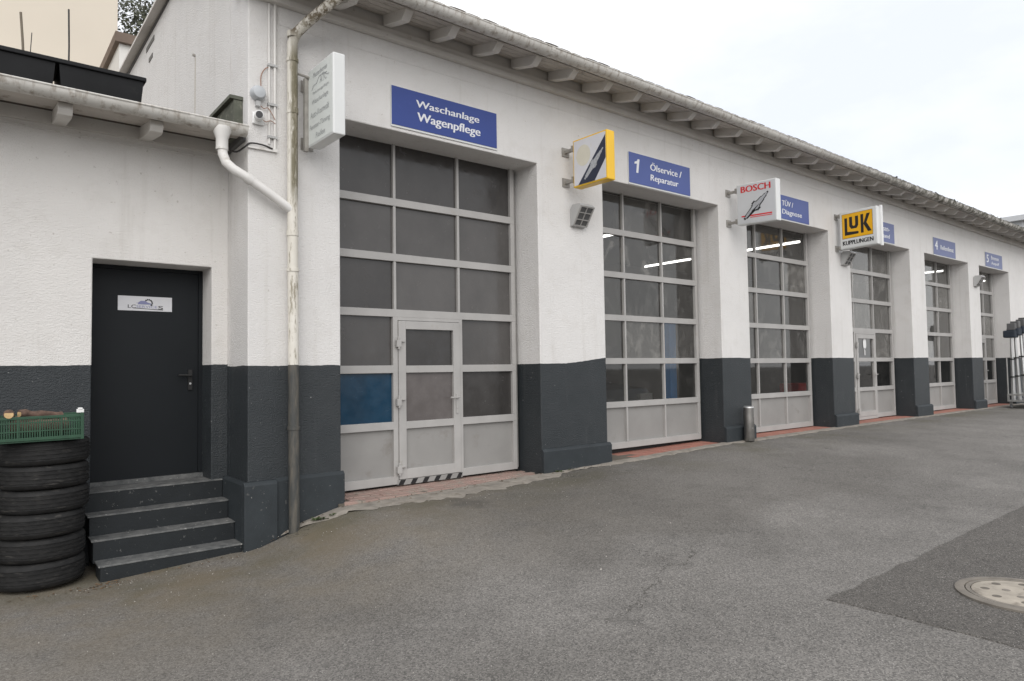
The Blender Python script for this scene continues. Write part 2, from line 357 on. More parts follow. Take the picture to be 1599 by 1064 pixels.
def lettering(name, lines, face, mat, parent, off=.002, shear=0., bold=.012):
    """lines: (text, u0, v0, width, height) each fitted to its box on the face, one part per line"""
    for txt, u0, v0, w, h in lines:
        mb = MB(); cu = bpy.data.curves.new('t', 'FONT'); cu.body = txt; cu.shear = shear; cu.resolution_u = 3; cu.size = 1
        ob = bpy.data.objects.new('t', cu); col.objects.link(ob); dg = bpy.context.evaluated_depsgraph_get(); dg.update()
        me = bpy.data.meshes.new_from_object(ob.evaluated_get(dg))
        xs = [v.co.x for v in me.vertices]; ys = [v.co.y for v in me.vertices]
        x0, x1, y0, y1 = min(xs), max(xs), min(ys), max(ys)
        for q, du in enumerate((0., -bold * h, bold * h) if bold else (0.,)):           # strokes thickened sideways
            mb.add([face.p(u0 + du + (v.co.x - x0) / (x1 - x0) * w, v0 + (v.co.y - y0) / (y1 - y0) * h, off + q * .0003) for v in me.vertices], [tuple(p.vertices) for p in me.polygons])
        bpy.data.objects.remove(ob); bpy.data.curves.remove(cu); bpy.data.meshes.remove(me)
        me = bpy.data.meshes.new(name); me.from_pydata([tuple(v) for v in mb.v], [], mb.f); me.materials.append(mat)
        o = bpy.data.objects.new(name, me); col.objects.link(o); o.parent = parent
    return o
def flat(name, polys, face, mat, parent, w0=.0005, w1=.002):
    mb = MB()
    for p in polys: face.poly(mb, p, w0, w1)
    return mb.build(name, mat, parent)
def rect(a, b, c, d): return [(a, b), (c, b), (c, d), (a, d)]

# ------------------------------------------------------------------ ground
def lerp_prof(pr, x):
    if x <= pr[0][0]: return pr[0][1]
    for (a, za), (b, zb) in zip(pr, pr[1:]):
        if x <= b: return za + (zb - za) * (x - a) / (b - a)
    return pr[-1][1]
WALLP = [(-6, -.60), (.3, -.47), (.92, -.485), (2.15, -.415), (2.45, -.335), (2.65, -.25), (3.1, -.14), (5.9, -.095), (7.2, -.06), (9.9, -.005), (13.7, .012), (40, .012)]
YARDP = [(-6, -.55), (1, -.46), (2.5, -.36), (4.5, -.30), (9, -.22), (20, -.1), (40, -.1)]
def gz(x, y):
    a = lerp_prof(WALLP, x); b = lerp_prof(YARDP, x)
    t = min(1, max(0, (-y - .05) / 4.2)); t = t * t * (3 - 2 * t)
    z = a + (b - a) * t
    if y > .02 and x > 2.0: z -= min(.3, (y - .02) * 2)
    if abs(x) < 60 and abs(y) < 60: z += (noise.noise(Vector((x * .5, y * .5, 3))) * .012 if y < -.4 else 0)
    return z
def axis(lo, hi, st, ext): 
    a = [lo + i * st for i in range(int((hi - lo) / st) + 1)]
    return [-ext + lo, -ext * .3 + lo, -ext * .08 + lo, -ext * .02 + lo] + a + [hi + ext * .02, hi + ext * .08, hi + ext * .3, hi + ext]
xs = axis(-6, 30, .25, 900); ys = axis(-11, 1.2, .16, 900)
mb = MB(); nx = len(xs)
mb.add([(x, y, gz(x, y)) for y in ys for x in xs], [(j * nx + i, j * nx + i + 1, (j + 1) * nx + i + 1, (j + 1) * nx + i) for j in range(len(ys) - 1) for i in range(nx - 1)])
struct(mb.build('ground', M_asph, smooth=True))
# repaired strip of newer asphalt
def sheet(name, mat, x0, x1, y0, y1, nx, ny, lift, jag=.0):
    mb = MB()
    us = [-.012 / (x1 - x0)] + [i / nx for i in range(nx + 1)] + [1 + .012 / (x1 - x0)]; vs_ = [-.012 / (y1 - y0)] + [j / ny for j in range(ny + 1)] + [1 + .012 / (y1 - y0)]
    for j, v in enumerate(vs_):
        for i, u in enumerate(us):
            x = x0 + (x1 - x0) * u; y = y0 + (y1 - y0) * v; edge = i in (0, len(us) - 1) or j in (0, len(vs_) - 1)
            if jag and (i < 2 or i > nx): x += noise.noise(Vector((y * 5, 1, 2))) * jag
            if jag and (j < 2 or j > ny): y += noise.noise(Vector((x * 4, 5, 2))) * jag
            mb.v.append((x, y, gz(x, y) + (-.008 if edge else lift)))
    n = len(us)
    mb.f = [(j * n + i, j * n + i + 1, (j + 1) * n + i + 1, (j + 1) * n + i) for j in range(len(vs_) - 1) for i in range(n - 1)]
    return struct(mb.build(name, mat, smooth=True))
sheet('asphalt_patch', M_patch, 4.52, 26., -9.5, -4.46, 260, 60, .007, .03)
# light concrete edging against the building, ragged on the yard side
mb = MB(); N = 260; W = 5
def edge_w(x):
    pr = [(2.42, .02), (2.6, .10), (2.85, .22), (3.1, .30), (4.1, .42), (5.0, .40), (5.9, .28), (6.3, .10), (6.8, .13), (7.2, .22), (9.9, .15), (10.6, .2), (25, .14)]
    return lerp_prof(pr, x)
for i in range(N + 1):
    x = 2.42 + (25. - 2.42) * (i / N) ** 1.35
    w = edge_w(x) * (1 + .35 * noise.noise(Vector((x * 5, 0, 0))) + .2 * noise.noise(Vector((x * 17, 4, 0))))
    for k in range(W + 1):
        y = .06 - (w + .06) * k / W
        mb.v.append((x, y, gz(x, y) + (.016 if k < W else .002) + .006 * noise.noise(Vector((x * 9, y * 9, 0)))))
mb.f = [(i * (W + 1) + k, (i + 1) * (W + 1) + k, (i + 1) * (W + 1) + k + 1, i * (W + 1) + k + 1) for i in range(N) for k in range(W)]
struct(mb.build('concrete_edging', M_conc, smooth=True))

# ------------------------------------------------------------------ the workshop
OPEN = [(3.11, 5.89), (7.12, 9.91), (10.74, 13.65), (14.55, 17.54), (18.40, 21.31), (22.12, 24.62)]
XE = 30.0; LZ = 3.985; DY = .43
shop = thing('workshop_building', 'long white workshop with dark painted base and six glazed garage doors', 'building')
def rz(x): return -.13 * min(1, max(0, (x - 9) / 15))
# front wall with openings as one sheet-metal-free grid
xc = sorted({2.15, XE} | {v for o in OPEN for v in o}); zc = [-.8, LZ, 5.32]
mb = MB(); idx = {}
def vv(x, y, z):
    k = (x, y, z)
    if k not in idx: idx[k] = len(mb.v); mb.v.append(k)
    return idx[k]
solid = {}
for i in range(len(xc) - 1):
    for j in range(2): solid[i, j] = not (j == 0 and any(abs(xc[i] - o[0]) < 1e-6 for o in OPEN))
Y0, Y1 = 0., .58
for (i, j), s in solid.items():
    if not s: continue
    a, b, c, d = xc[i], xc[i + 1], zc[j], zc[j + 1]
    mb.f.append((vv(a, Y0, c), vv(b, Y0, c), vv(b, Y0, d), vv(a, Y0, d))); mb.f.append((vv(a, Y1, c), vv(a, Y1, d), vv(b, Y1, d), vv(b, Y1, c)))
    for (di, dj, q) in ((-1, 0, ((a, Y0, c), (a, Y0, d), (a, Y1, d), (a, Y1, c))), (1, 0, ((b, Y0, c), (b, Y1, c), (b, Y1, d), (b, Y0, d))),
                        (0, -1, ((a, Y0, c), (a, Y1, c), (b, Y1, c), (b, Y0, c))), (0, 1, ((a, Y0, d), (b, Y0, d), (b, Y1, d), (a, Y1, d)))):
        if not solid.get((i + di, j + dj), False): mb.f.append(tuple(vv(*k) for k in q))
mb.build('front_wall', M_wall, shop, bevel=.012)
# gable wall, back wall, far wall
mb = MB()
prof = [(.58, -.8), (9.2, -.8), (9.2, 6.5), (3., 6.5), (.58, 5.45)]
mb.prism(prof, lambda u, v, w: (w, u, v), 2.15, 2.45); mb.build('gable_wall', M_gable, shop)
B('parapet_cap', M_gutter, shop, 2.115, 2.5, 2.7, 9.4, 6.53, 6.56); B('parapet_shadow_strip', M_greyd, shop, 2.135, 2.149, 2.8, 9.3, 6.43, 6.526)  # dark strip stands in for the shadow line below the cap
mb = MB(); mb.prism(prof, lambda u, v, w: (w, u, v), XE - .3, XE); mb.build('end_wall', M_gable, shop)
B('back_wall', M_hall, shop, 2.45, XE - .3, 8.9, 9.2, -.8, 6.5)
for (y0, y1, z, h) in ((4.32, 4.88, 6.29, .035), (4.42, 4.68, 6.06, .032)):
    mb = MB(); mb.box(2.142, 2.149, y0, y1, z - h, z + h); o = mb.build('wall_slot', M_greyd, shop)
B('rust_streak_pin', M_bracket, shop, 2.12, 2.149, 1.985, 2.01, 5.13, 5.155)
# hall inside
B('hall_floor', M_hfloor, shop, 2.45, XE - .3, .58, 8.9, -.3, .02)
B('hall_ceiling', M_hall, shop, 2.45, XE - .3, .58, 8.9, 4.75, 4.85)
B('partition_wall', M_hall, shop, 6.5, 6.62, .58, 8.9, .02, 4.75)
# corner and pier plinths
def plinth(x0, x1, y, z, parent=shop):
    mb = MB(); mb.prism([(y, -.9), (y, z - .028), (y + .028, z), (.0, z + .004), (.0, -.9)], lambda u, v, w: (w, u, v), x0, x1)
    return mb.build('plinth', M_dark, parent, bevel=.008)
plinth(2.10, 2.42, -.065, .222); plinth(2.42, 3.135, -.032, .232)
mb = MB(); mb.prism([(2.10, -.9), (2.10, .195), (2.125, .222), (2.149, .222), (2.149, -.9)], lambda u, v, w: (u, w, v), .001, .64); mb.build('plinth', M_dark, shop, bevel=.006)
piers = [(a[1], b[0]) for a, b in zip(OPEN, OPEN[1:])]
for k, (a, b) in enumerate(piers): plinth(a - .012, b + .03, -.055, [.226, .262, .27, .285, .256][k])
plinth(OPEN[-1][1] - .02, XE, -.05, .255)
# eaves
mb = MB()
for x0, x1 in ((2.02, 9), (9, 24), (24, XE)):
    pr = [(-.60, 5.165), (-.60, 5.20), (3.0, 6.50), (9.4, 6.56), (9.4, 6.52), (3.0, 6.46)]
    n = len(pr); vs = [(x, u, v + (rz(x) if u < 0 else 0)) for x in (x0, x1) for u, v in pr]
    mb.add(vs, [tuple(range(n)), tuple(range(2 * n - 1, n - 1, -1))] + [(i, (i + 1) % n, n + (i + 1) % n, n + i) for i in range(n)])
roof = mb.build('roof', M_eave, shop)
def bent(name, mat, parent, y0, y1, z0, z1, xs_=(2.06, 9, 24, XE), bevel=0.):
    mb = MB()
    vs = []
    for x in xs_: vs += [(x, y0, z0 + rz(x)), (x, y1, z0 + rz(x)), (x, y1, z1 + rz(x)), (x, y0, z1 + rz(x))]
    fs = [(0, 1, 2, 3)] + [tuple(4 * (len(xs_) - 1) + k for k in (3, 2, 1, 0))]
    for i in range(len(xs_) - 1):
        for k in range(4): fs.append((4 * i + k, 4 * i + (k + 1) % 4, 4 * i + 4 + (k + 1) % 4, 4 * i + 4 + k))
    mb.add(vs, fs); return mb.build(name, mat, parent, bevel=bevel)
bent('frieze', M_wall, shop, -.005, .02, 4.80, 4.985, xs_=(2.45, 9, 24, XE))
bent('moulding', M_eave, shop, -.075, .02, 4.99, 5.045); bent('moulding', M_eave, shop, -.05, .02, 5.05, 5.12); bent('wall_plate', M_eave, shop, -.02, .3, 5.125, 5.30)
for k, y in enumerate((-.57, -.44, -.31, -.18)):                     # soffit boards
    mb = MB(); vs = []
    for x in (2.04, 9, 24, XE):
        for (yy, zz) in ((y, 0), (y + .122, .044), (y + .122, .064), (y, .02)): vs.append((x, yy, 5.105 + (y + .57) * .25 + zz * .7 + rz(x)))
    fs = [(0, 1, 2, 3), (15, 14, 13, 12)] + [(4 * i + q, 4 * i + (q + 1) % 4, 4 * i + 4 + (q + 1) % 4, 4 * i + 4 + q) for i in range(3) for q in range(4)]
    mb.add(vs, fs); mb.build('soffit_board', M_soffit, shop)
# rafters: tail cut to an ogee
RP = [(-.565, .005), (-.56, -.010), (-.455, -.085), (-.06, .015), (-.06, .15), (-.30, .095)]
mb = MB(); mb.prism(RP, lambda u, v, w: (w, u, v), -.05, .05); raf0 = mb.build('rafter', M_eave, shop, bevel=.006)
x = 2.42; first = True; k = 0
while x < XE - .3:
    o = raf0 if first else raf0.copy()
    if not first: col.objects.link(o)
    first = False; o.location = (x, 0, 5.105 + rz(x)); o.rotation_euler = (0, R(random.uniform(-3, 3)), R(random.uniform(-1.5, 1.5))); o.parent = shop; x += .618 + random.uniform(-.015, .015); k += 1
def halfround(r, t, n=10):
    out = [(r * math.cos(a), r * math.sin(a)) for a in [math.pi + math.pi * i / n for i in range(n + 1)]]
    inn = [((r - t) * math.cos(a), (r - t) * math.sin(a)) for a in [2 * math.pi - math.pi * i / n for i in range(n + 1)]]
    return out + inn
def gutter(parent, yc, zc, r, xsq, fz, name='gutter'):
    pr = halfround(r, .006); mb = MB(); n = len(pr); vs = []
    for x in xsq:
        j = noise.noise(Vector((x * 1.3, 2, 0))) * .006
        vs += [(x, yc + u + j, zc + v + fz(x) + j) for u, v in pr]
    fs = [(i * n + k, i * n + (k + 1) % n, (i + 1) * n + (k + 1) % n, (i + 1) * n + k) for i in range(len(xsq) - 1) for k in range(n)]
    fs += [tuple(range(n)), tuple((len(xsq) - 1) * n + k for k in range(n - 1, -1, -1))]
    mb.add(vs, fs)
    mb.tube([(x, yc - r + .002, zc + .002 + fz(x)) for x in xsq], .010, 8)          # rolled front bead
    g = mb.build(name, M_gutter, parent, smooth=True)
    return g
GX = [2.0 + i * (XE - 2.0) / 60 for i in range(61)]
gut = gutter(shop, -.665, 5.165, .088, GX, rz)
def strap(parent, x, yc, zc, r, w, dz):
    pr = halfround(r + .004, .003); mb = MB(); mb.prism(pr, lambda u, v, ww: (ww, yc + u, zc + v + dz), x - w, x + w)
    return mb.build('gutter_strap', M_gutter, parent)
x = 2.75; i = 0
while x < 22:
    strap(gut, x, -.665, 5.165, .088, .018 if i % 3 else .03, rz(x)); x += .93; i += 1
# first course of tiles
mb = MB()
TP = [(-.112, 0), (-.09, .018), (-.03, .026), (.06, .024), (.10, .012), (.118, .0), (.10, -.008), (0, .004), (-.09, .0)]
mb.prism(TP, lambda u, v, w: (u, w, v * .45 + w * .36), -.03, .34); til0 = mb.build('roof_tile', M_tile, shop)
x = 2.1; first = True
while x < 27.5:
    o = til0 if first else til0.copy()
    if not first: col.objects.link(o)
    first = False; o.parent = shop; o.location = (x, -.70 + random.uniform(-.010, .010), 5.203 + rz(x)); o.rotation_euler = (R(random.uniform(-1, 1)), R(random.uniform(-2, 2)), 0); x += .228
# weather-boarded verge under the far moss: moss clumps along the gutter
mb = MB()
for i in range(150):
    x = 14.5 + 13 * random.random() ** .8; y = -.70 + random.uniform(-.06, .05); z = 5.185 + rz(x) + random.uniform(-.01, .02); r = random.uniform(.008, .028)
    pts = [(x + r * 2 * math.cos(a) * random.uniform(.6, 1.2), y + r * math.sin(a) * random.uniform(.6, 1.2), z) for a in [k * 1.2566 for k in range(5)]]
    mb.add(pts + [(x, y, z + r * 1.1)], [(k, (k + 1) % 5, 5) for k in range(5)])
mo = mb.build('gutter_moss', plain('gutter_moss_green', (.045, .045, .022), .95, var=.4, vs=9.), shop); mo['kind'] = 'stuff'

# ------------------------------------------------------------------ garage doors
def bar(mb, x0, x1, z0, z1, y0=-.02, y1=.04): mb.box(x0, x1, DY + y0, DY + y1, z0, z1)
def garage_door(xl, xr, zb, passdoor, panes, name='garage_door'):
    """six rows by three columns; every pane, infill panel and hinge its own piece"""
    x0, x1 = xl - .03, xr - .075
    zt = LZ + .06; Z = [zb] + [zb + .10 + .648 * i for i in range(1, 6)] + [zt]
    Z = [zb] + [.712 + .663 * i + (zb - .045) * .8 for i in range(5)] + [zt]
    cw = (x1 - x0) / 3; X = [x0, x0 + cw, x0 + 2 * cw, x1]
    mb = MB()
    for i in range(1, 6):
        skip = passdoor and i <= 2
        for (a, b) in ([(X[0], X[1] + .02), (X[2] - .02, X[3])] if skip else [(X[0], X[3])]):
            bar(mb, a, b, Z[i] - .046, Z[i] + .044)
    for (a, b) in ([(X[0], X[1] - .02), (X[2] + .04, X[3])] if passdoor else [(X[0], X[3])]): bar(mb, a, b, Z[0], Z[0] + .095)
    bar(mb, X[0], X[3], zt - .05, zt)
    for j, xx in enumerate(X):
        for i in range(6):
            lo = Z[i] + (.095 if i == 0 else .044); hi = Z[i + 1] - (.046 if i < 5 else .05)
            if j in (0, 3):
                w = .062; a = xx if j == 0 else xx - w; bar(mb, a, a + w, lo, hi, -.018)
            else:
                if passdoor and i < 3: continue
                bar(mb, xx - .017, xx + .017, lo, hi, -.014)
    if passdoor:                                                             # fixed frame of the wicket
        a, b = X[1] + .01, X[2] + .005
        for (p, q) in ((a - .045, a + .018), (b - .008, b + .035)): bar(mb, p, q, Z[0], Z[3] - .046, -.021)
        bar(mb, a + .018, b - .008, Z[3] - .085, Z[3] - .046, -.021)
    door = mb.build(name, M_alu, shop, bevel=.003)
    # panes
    for i in range(6):
        for j in range(3):
            if passdoor and j == 1 and i < 3: continue
            lo = Z[i] + (.09 if i == 0 else .04); hi = Z[i + 1] - .04
            a, b = X[j] + .012, X[j + 1] - .012
            if passdoor and i < 3: a, b = (a, X[1] - .03) if j == 0 else (X[2] + .03, b)
            m = M_panel if i == 0 else panes(i, j)
            MB().box(a, b, DY + .024, DY + .030, lo, hi).build('panel' if i == 0 else 'pane', m, door)
    # guide track and dark gap at the right jamb
    MB().box(x1 + .006, x1 + .032, DY + .0, DY + .09, zb + .02, LZ + .05).build('guide_rail', M_galv, door)
    MB().box(xl - .02, xr + .01, DY + .07, DY + .09, LZ - .01, LZ + .10).build('head_seal', M_black, door)
    MB().box(xl - .02, xr + .01, DY + .095, DY + .115, zb - .2, zb + .03).build('bottom_seal', M_black, door)
    MB().box(x1 + .034, xr + .01, DY + .05, DY + .07, zb - .05, LZ + .05).build('side_seal', M_black, door)
    if passdoor:
        a, b = X[1] + .032, X[2] - .008; top = Z[3] - .09; bot = zb + .055; st = .098
        mb = MB()
        bar(mb, a, a + st, bot, top, -.034, .02); bar(mb, b - st, b, bot, top, -.034, .02)
        bar(mb, a + st, b - st, top - st, top, -.034, .02); bar(mb, a + st, b - st, bot, bot + .115, -.034, .02)
        for i in (1, 2): bar(mb, a + st, b - st, Z[i] - .045, Z[i] + .04, -.032, .02)
        mb.build('pass_door_leaf', M_alu, door, bevel=.003)
        zz = [bot + .11, Z[1] - .04, Z[1] + .036, Z[2] - .04, Z[2] + .036, top - st + .004]
        for i in range(3):
            MB().box(a + st - .005, b - st + .005, DY + .004, DY + .010, zz[2 * i], zz[2 * i + 1]).build('panel' if i == 0 else 'pane', M_panel if i == 0 else panes(i, 1, True), door)
        for z in (bot + .12, bot + .91, bot + 1.60):
            mb = MB(); mb.box(a - .045, a + .015, DY - .075, DY - .034, z - .045, z + .035); mb.box(a + .0, a + .075, DY - .062, DY - .034, z + .018, z + .042)
            mb.tube([(a - .012, DY - .060, z - .07), (a - .012, DY - .060, z + .075)], .014, 8); mb.build('hinge', M_alu, door, bevel=.003)
        hx, hz = b - .052, bot + .935
        mb = MB(); mb.box(hx - .016, hx + .016, DY - .044, DY - .034, hz - .20, hz + .04); mb.tube([(hx, DY - .04, hz), (hx, DY - .085, hz), (hx - .125, DY - .088, hz)], .011, 8)
        mb.tube([(hx, DY - .05, hz - .13), (hx, DY - .038, hz - .13)], .012, 8); mb.build('handle', M_alu, door, smooth=True)
        # hazard strip on the sill: white plate with slanted black bars
        MB().box(a - .02, b + .02, DY - .03, DY + .03, zb - .012, zb + .05).build('sill_plate', M_panel if passdoor == 2 else M_alu, door)
        if passdoor == 2:
            f = Face((a - .02, DY - .03, zb - .012), (1, 0, 0), (0, 0, 1)); w = b - a + .04; ps = []
            for i in range(6):
                u = .0 + i * w / 5.55; u2 = min(u + .075, w); ps.append([(u, 0.002), (min(u + .068, w), .002), (min(u + .105, w), .060), (min(u + .037, w), .060)])
            for p_ in ps: flat('hazard_stripe', [p_], f, M_print, door, .0005, .0025)
    return door, X, Z
def p1(i, j, wicket=False):
    if i == 1 and j == 0 and not wicket: return M_bluepane
    if wicket: return M_frostp if i == 1 else M_frostd
    return M_frostd if (i == 5 or (i, j) in ((1, 2), (3, 0))) else M_frost
def p2(i, j, wicket=False): return M_glass
def p4(i, j, wicket=False): return M_glass if (wicket or i in (1,)) else (M_frost if (i + j) % 3 else M_glass)
M_glassd = glass_mat('dustier_glass', .11)
M_glassc = glass_mat('cleaner_glass', .015)
def p5(i, j, wicket=False): return M_glassc if i == 1 else (M_glassd if (i + j) % 3 == 0 else M_glass)
garage_door(*OPEN[0], -.058, 2, p1)
garage_door(*OPEN[1], .045, 0, lambda i, j, w=False: M_glassd if (i, j) in ((5, 1), (4, 1), (4, 0), (2, 1)) else (M_glassc if i == 1 else M_glass))
garage_door(*OPEN[2], .035, 0, p5)
_, X4, Z4 = garage_door(*OPEN[3], .05, 1, lambda i, j, w=False: M_glassc if i < 2 or w else M_glassd)
garage_door(*OPEN[4], .048, 0, p5)
garage_door(*OPEN[5], .05, 1, lambda i, j, w=False: M_glassc if w or i in (1, 4) else M_glassd)
f = Face((X4[1] + .50, DY - .002, 1.64), (1, 0, 0), (0, 0, 1))
st = thing('window_sticker', 'white oval sticker on glass of the pass door under the yellow clutch sign', 'sticker')
flat('oval', [[(.075 * math.cos(a), .10 + .13 * math.sin(a)) for a in [k * math.pi / 10 for k in range(20)]], rect(-.018, -.16, .018, .0)], f, M_whitep, st, -.002, .001)

# ------------------------------------------------------------------ paving under the doors
pav = struct(bpy.data.objects.new('threshold_paving', None)); col.objects.link(pav)
def bed(x0, x1, y0, y1, z): return MB().box(x0, x1, y0, y1, z - .35, z).build('bed', M_joint, pav)
def shared(name, mat, dx, dy, dz):
    o = MB().box(-dx / 2, dx / 2, -dy / 2, dy / 2, -dz, 0).build(name, mat, pav, bevel=.006); return o
b0 = shared('paver', M_paver, .194, .094, .06); first = True
bed(3.06, 5.94, -.05, .60, -.10)
for r in range(7):
    y = -.005 + r * .10; off = .1 if r % 2 else 0
    for i in range(16):
        x = 3.02 + off + i * .2
        if x < 3.16 or x > 5.86: continue
        o = b0 if first else b0.copy()
        if not first: col.objects.link(o)
        first = False; o.parent = pav; o.location = (x, y, -.088 + random.uniform(-.004, .004) - .012 * max(0, (.2 - y) * 3)); o.rotation_euler = (R(random.uniform(-1.5, 1.5)), R(random.uniform(-1.5, 1.5)), R(random.uniform(-.8, .8)))
t0 = shared('sill_tile', M_redtile, .245, .145, .04); first = True
for k, (a, b) in enumerate(OPEN[1:]):
    zz = gz((a + b) / 2, -.05) + .012
    bed(a - .02, b + .02, -.02, .60, zz - .012)
    n = int((b - a) / .25)
    for r in range(4):
        for i in range(n):
            o = t0 if first else t0.copy()
            if not first: col.objects.link(o)
            xx = a + (b - a) * (i + .5) / n
            first = False; o.parent = pav; o.location = (xx, .055 + r * .15, zz + (xx - (a + b) / 2) * (.014 if k == 0 else .003) + random.uniform(-.002, .002)); o.rotation_euler = (0, 0, R(random.uniform(-.6, .6)))

# ------------------------------------------------------------------ annex on the left
ann = thing('annex_building', 'low pale annex with flat roof and dark entrance door beside the workshop', 'building')
AY = .65; DX0, DX1, DZ1 = .932, 1.99, 2.367
mb = MB(); idx = {}
axc = [-9., DX0, DX1, 2.149]; azc = [-1., DZ1, 3.75]
for i in range(3):
    for j in range(2):
        if i == 1 and j == 0: continue
        a, b, c, d = axc[i], axc[i + 1], azc[j], azc[j + 1]
        mb.f.append((vv(a, AY, c), vv(b, AY, c), vv(b, AY, d), vv(a, AY, d)))
mb.f += [(vv(DX0, AY, -1.), vv(DX0, AY, DZ1), vv(DX0, 1.04, DZ1), vv(DX0, 1.04, -1.)), (vv(DX1, AY, -1.), vv(DX1, 1.04, -1.), vv(DX1, 1.04, DZ1), vv(DX1, AY, DZ1)),
         (vv(DX0, AY, DZ1), vv(DX1, AY, DZ1), vv(DX1, 1.04, DZ1), vv(DX0, 1.04, DZ1))]
mb.build('front_wall', M_awall, ann, bevel=.01)
B('rear_wall', M_gable, ann, -9, 2.14, 8.6, 8.8, -1, 3.7); B('side_wall', M_gable, ann, -9.2, -9.0, AY, 8.8, -1, 3.7)
B('inner_wall', M_greyd, ann, .5, 2.13, 1.12, 1.2, -.8, 3.6)
adoor = B('door', M_doorpaint, ann, DX0 - .04, DX1 - .042, 1.0, 1.05, .23, DZ1 - .04)
B('door_frame', M_doorpaint, ann, DX1 - .040, DX1 + .002, .985, 1.06, .20, DZ1); B('door_frame', M_doorpaint, ann, DX0 - .05, DX1 - .041, .99, 1.06, DZ1 - .038, DZ1 + .01)
mb = MB(); hx, hz = 1.868, 1.255
mb.box(hx - .02, hx + .02, .978, 1.001, hz - .15, hz + .06); mb.tube([(hx, .99, hz), (hx, .93, hz), (hx - .125, .928, hz + .004)], .012, 8); mb.build('handle', M_black, adoor, smooth=True)
MB().tube([(hx, .976, hz - .085), (hx, .985, hz - .085)], .011, 10).build('lock_cylinder', M_silver, adoor, smooth=True)
B('threshold', M_tread, ann, DX0 - .02, DX1 + .0, .96, 1.06, -.4, .232)
# annex eave
for y in (.05, .20, .35, .50):
    MB().box(-9, 2.10, y, y + .144, 3.60 + y * .16, 3.62 + y * .16).build('soffit_board', M_soffit, ann)
B('moulding', M_eave, ann, -9, 2.14, AY - .035, AY + .02, 3.56, 3.72)
mb = MB(); mb.prism([(.04, 3.66), (.04, 3.70), (6., 3.95), (8.9, 3.95), (8.9, 3.85), (6, 3.85)], lambda u, v, w: (w, u, v), -9.2, 2.14); mb.build('roof', M_tile, ann)
AP = [(.10, 3.605), (.085, 3.56), (.10, 3.525), (.14, 3.51), (.20, 3.52), (.64, 3.60), (.64, 3.70), (.10, 3.63)]
AP = [(.10, 3.60), (.09, 3.545), (.12, 3.505), (.18, 3.498), (.64, 3.565), (.64, 3.68), (.10, 3.605)]
mb = MB(); mb.prism(AP, lambda u, v, w: (w, u, v), -.055, .055); ra = mb.build('rafter', M_eave, ann, bevel=.005)
for i in range(12):
    o = ra if i == 0 else ra.copy()
    if i: col.objects.link(o)
    o.parent = ann; o.location = (1.36 - i * .71, 0, 0)
ag = gutter(ann, -.005, 3.66, .085, [-9 + i * 11.13 / 30 for i in range(31)], lambda x: (2.1 - x) * .004)
for x in (1.62, .68, -.2, -1.1): strap(ag, x, -.005, 3.66, .085, .02, (2.1 - x) * .004)
B('flashing_upstand', M_flash, ann, 2.06, 2.148, .16, 6., 3.62, 3.99); B('flashing_cap', M_flash, ann, 2.02, 2.148, .15, 6., 3.995, 4.03)
B('soffit_end_board', M_greyd, ann, 2.105, 2.146, .06, AY, 3.56, 3.66)
# entrance steps
stp = thing('entrance_steps', 'four worn dark grey steps leading up to the annex door', 'steps')
SN = [(-.01, -.345), (.225, -.172), (.435, .008), (.635, .192)]
for k, (y, z) in enumerate(SN):
    y1 = SN[k + 1][0] + .02 if k < 3 else .955
    mb = MB(); x0 = [.93, .905, .90, .86][k]
    mb.box(x0, 2.098, y, y1, z - (.28 if k == 0 else .2), z - .010); o = mb.build('riser', M_step, stp, bevel=.006)
    mb = MB(); n = 26; j0 = lambda q: .008 * noise.noise(Vector((q * 7, k * 3.1, 0))) + .004 * noise.noise(Vector((q * 25, k, 1)))
    vs = []
    for i in range(n + 1):
        xx = x0 - .012 + (2.099 - x0 + .012) * i / n; yy = y - .005 + j0(xx) * .7; zz = z + j0(xx + 9) * .6
        vs += [(xx, yy, z - .013), (xx, yy, zz - .006), (xx, yy + .010, zz), (xx, y1, z), (xx, y1, z - .013)]
    fs = [(5 * i + q, 5 * i + (q + 1) % 5, 5 * i + 5 + (q + 1) % 5, 5 * i + 5 + q) for i in range(n) for q in range(5)] + [(0, 1, 2, 3, 4), tuple(5 * n + q for q in (4, 3, 2, 1, 0))]
    mb.add(vs, fs); mb.build('tread', M_tread, stp)
B('core', M_step, stp, 1.0, 2.09, .25, .94, -.8, -.18)

# ------------------------------------------------------------------ door plate
dp = thing('door_sign', 'small white company plate with gear and car logo on the annex door', 'sign')
F = Face((1.195, .992, 1.918), (1, 0, 0), (0, 0, 1))
MB().box(1.195, 1.69, .992, .999, 1.918, 2.065).build('plate', plain('plate_white', (.60, .60, .62), .35, var=.05), dp)
def gear(cx, cy, r, a0, a1, n, th):
    out = []
    for i in range(n * 4 + 1):
        a = a0 + (a1 - a0) * i / (n * 4); rr = r * (1.16 if i % 4 in (1, 2) else 1.0); out.append((cx + rr * math.cos(a), cy + rr * math.sin(a)))
    return [[out[i], out[i + 1], (cx + (r - th) * math.cos(a0 + (a1 - a0) * (i + 1) / (n * 4)), cy + (r - th) * math.sin(a0 + (a1 - a0) * (i + 1) / (n * 4))),
             (cx + (r - th) * math.cos(a0 + (a1 - a0) * i / (n * 4)), cy + (r - th) * math.sin(a0 + (a1 - a0) * i / (n * 4)))] for i in range(n * 4)]
flat('gear_logo', gear(.275, .082, .037, R(200), R(-55), 9, .009), F, M_print, dp)
flat('car_logo', [[(.175, .066), (.30, .066), (.296, .078), (.268, .086), (.245, .102), (.205, .102), (.185, .088)], [(.165, .078), (.19, .080), (.19, .083), (.165, .081)]], F, M_violet, dp, .0022, .003)
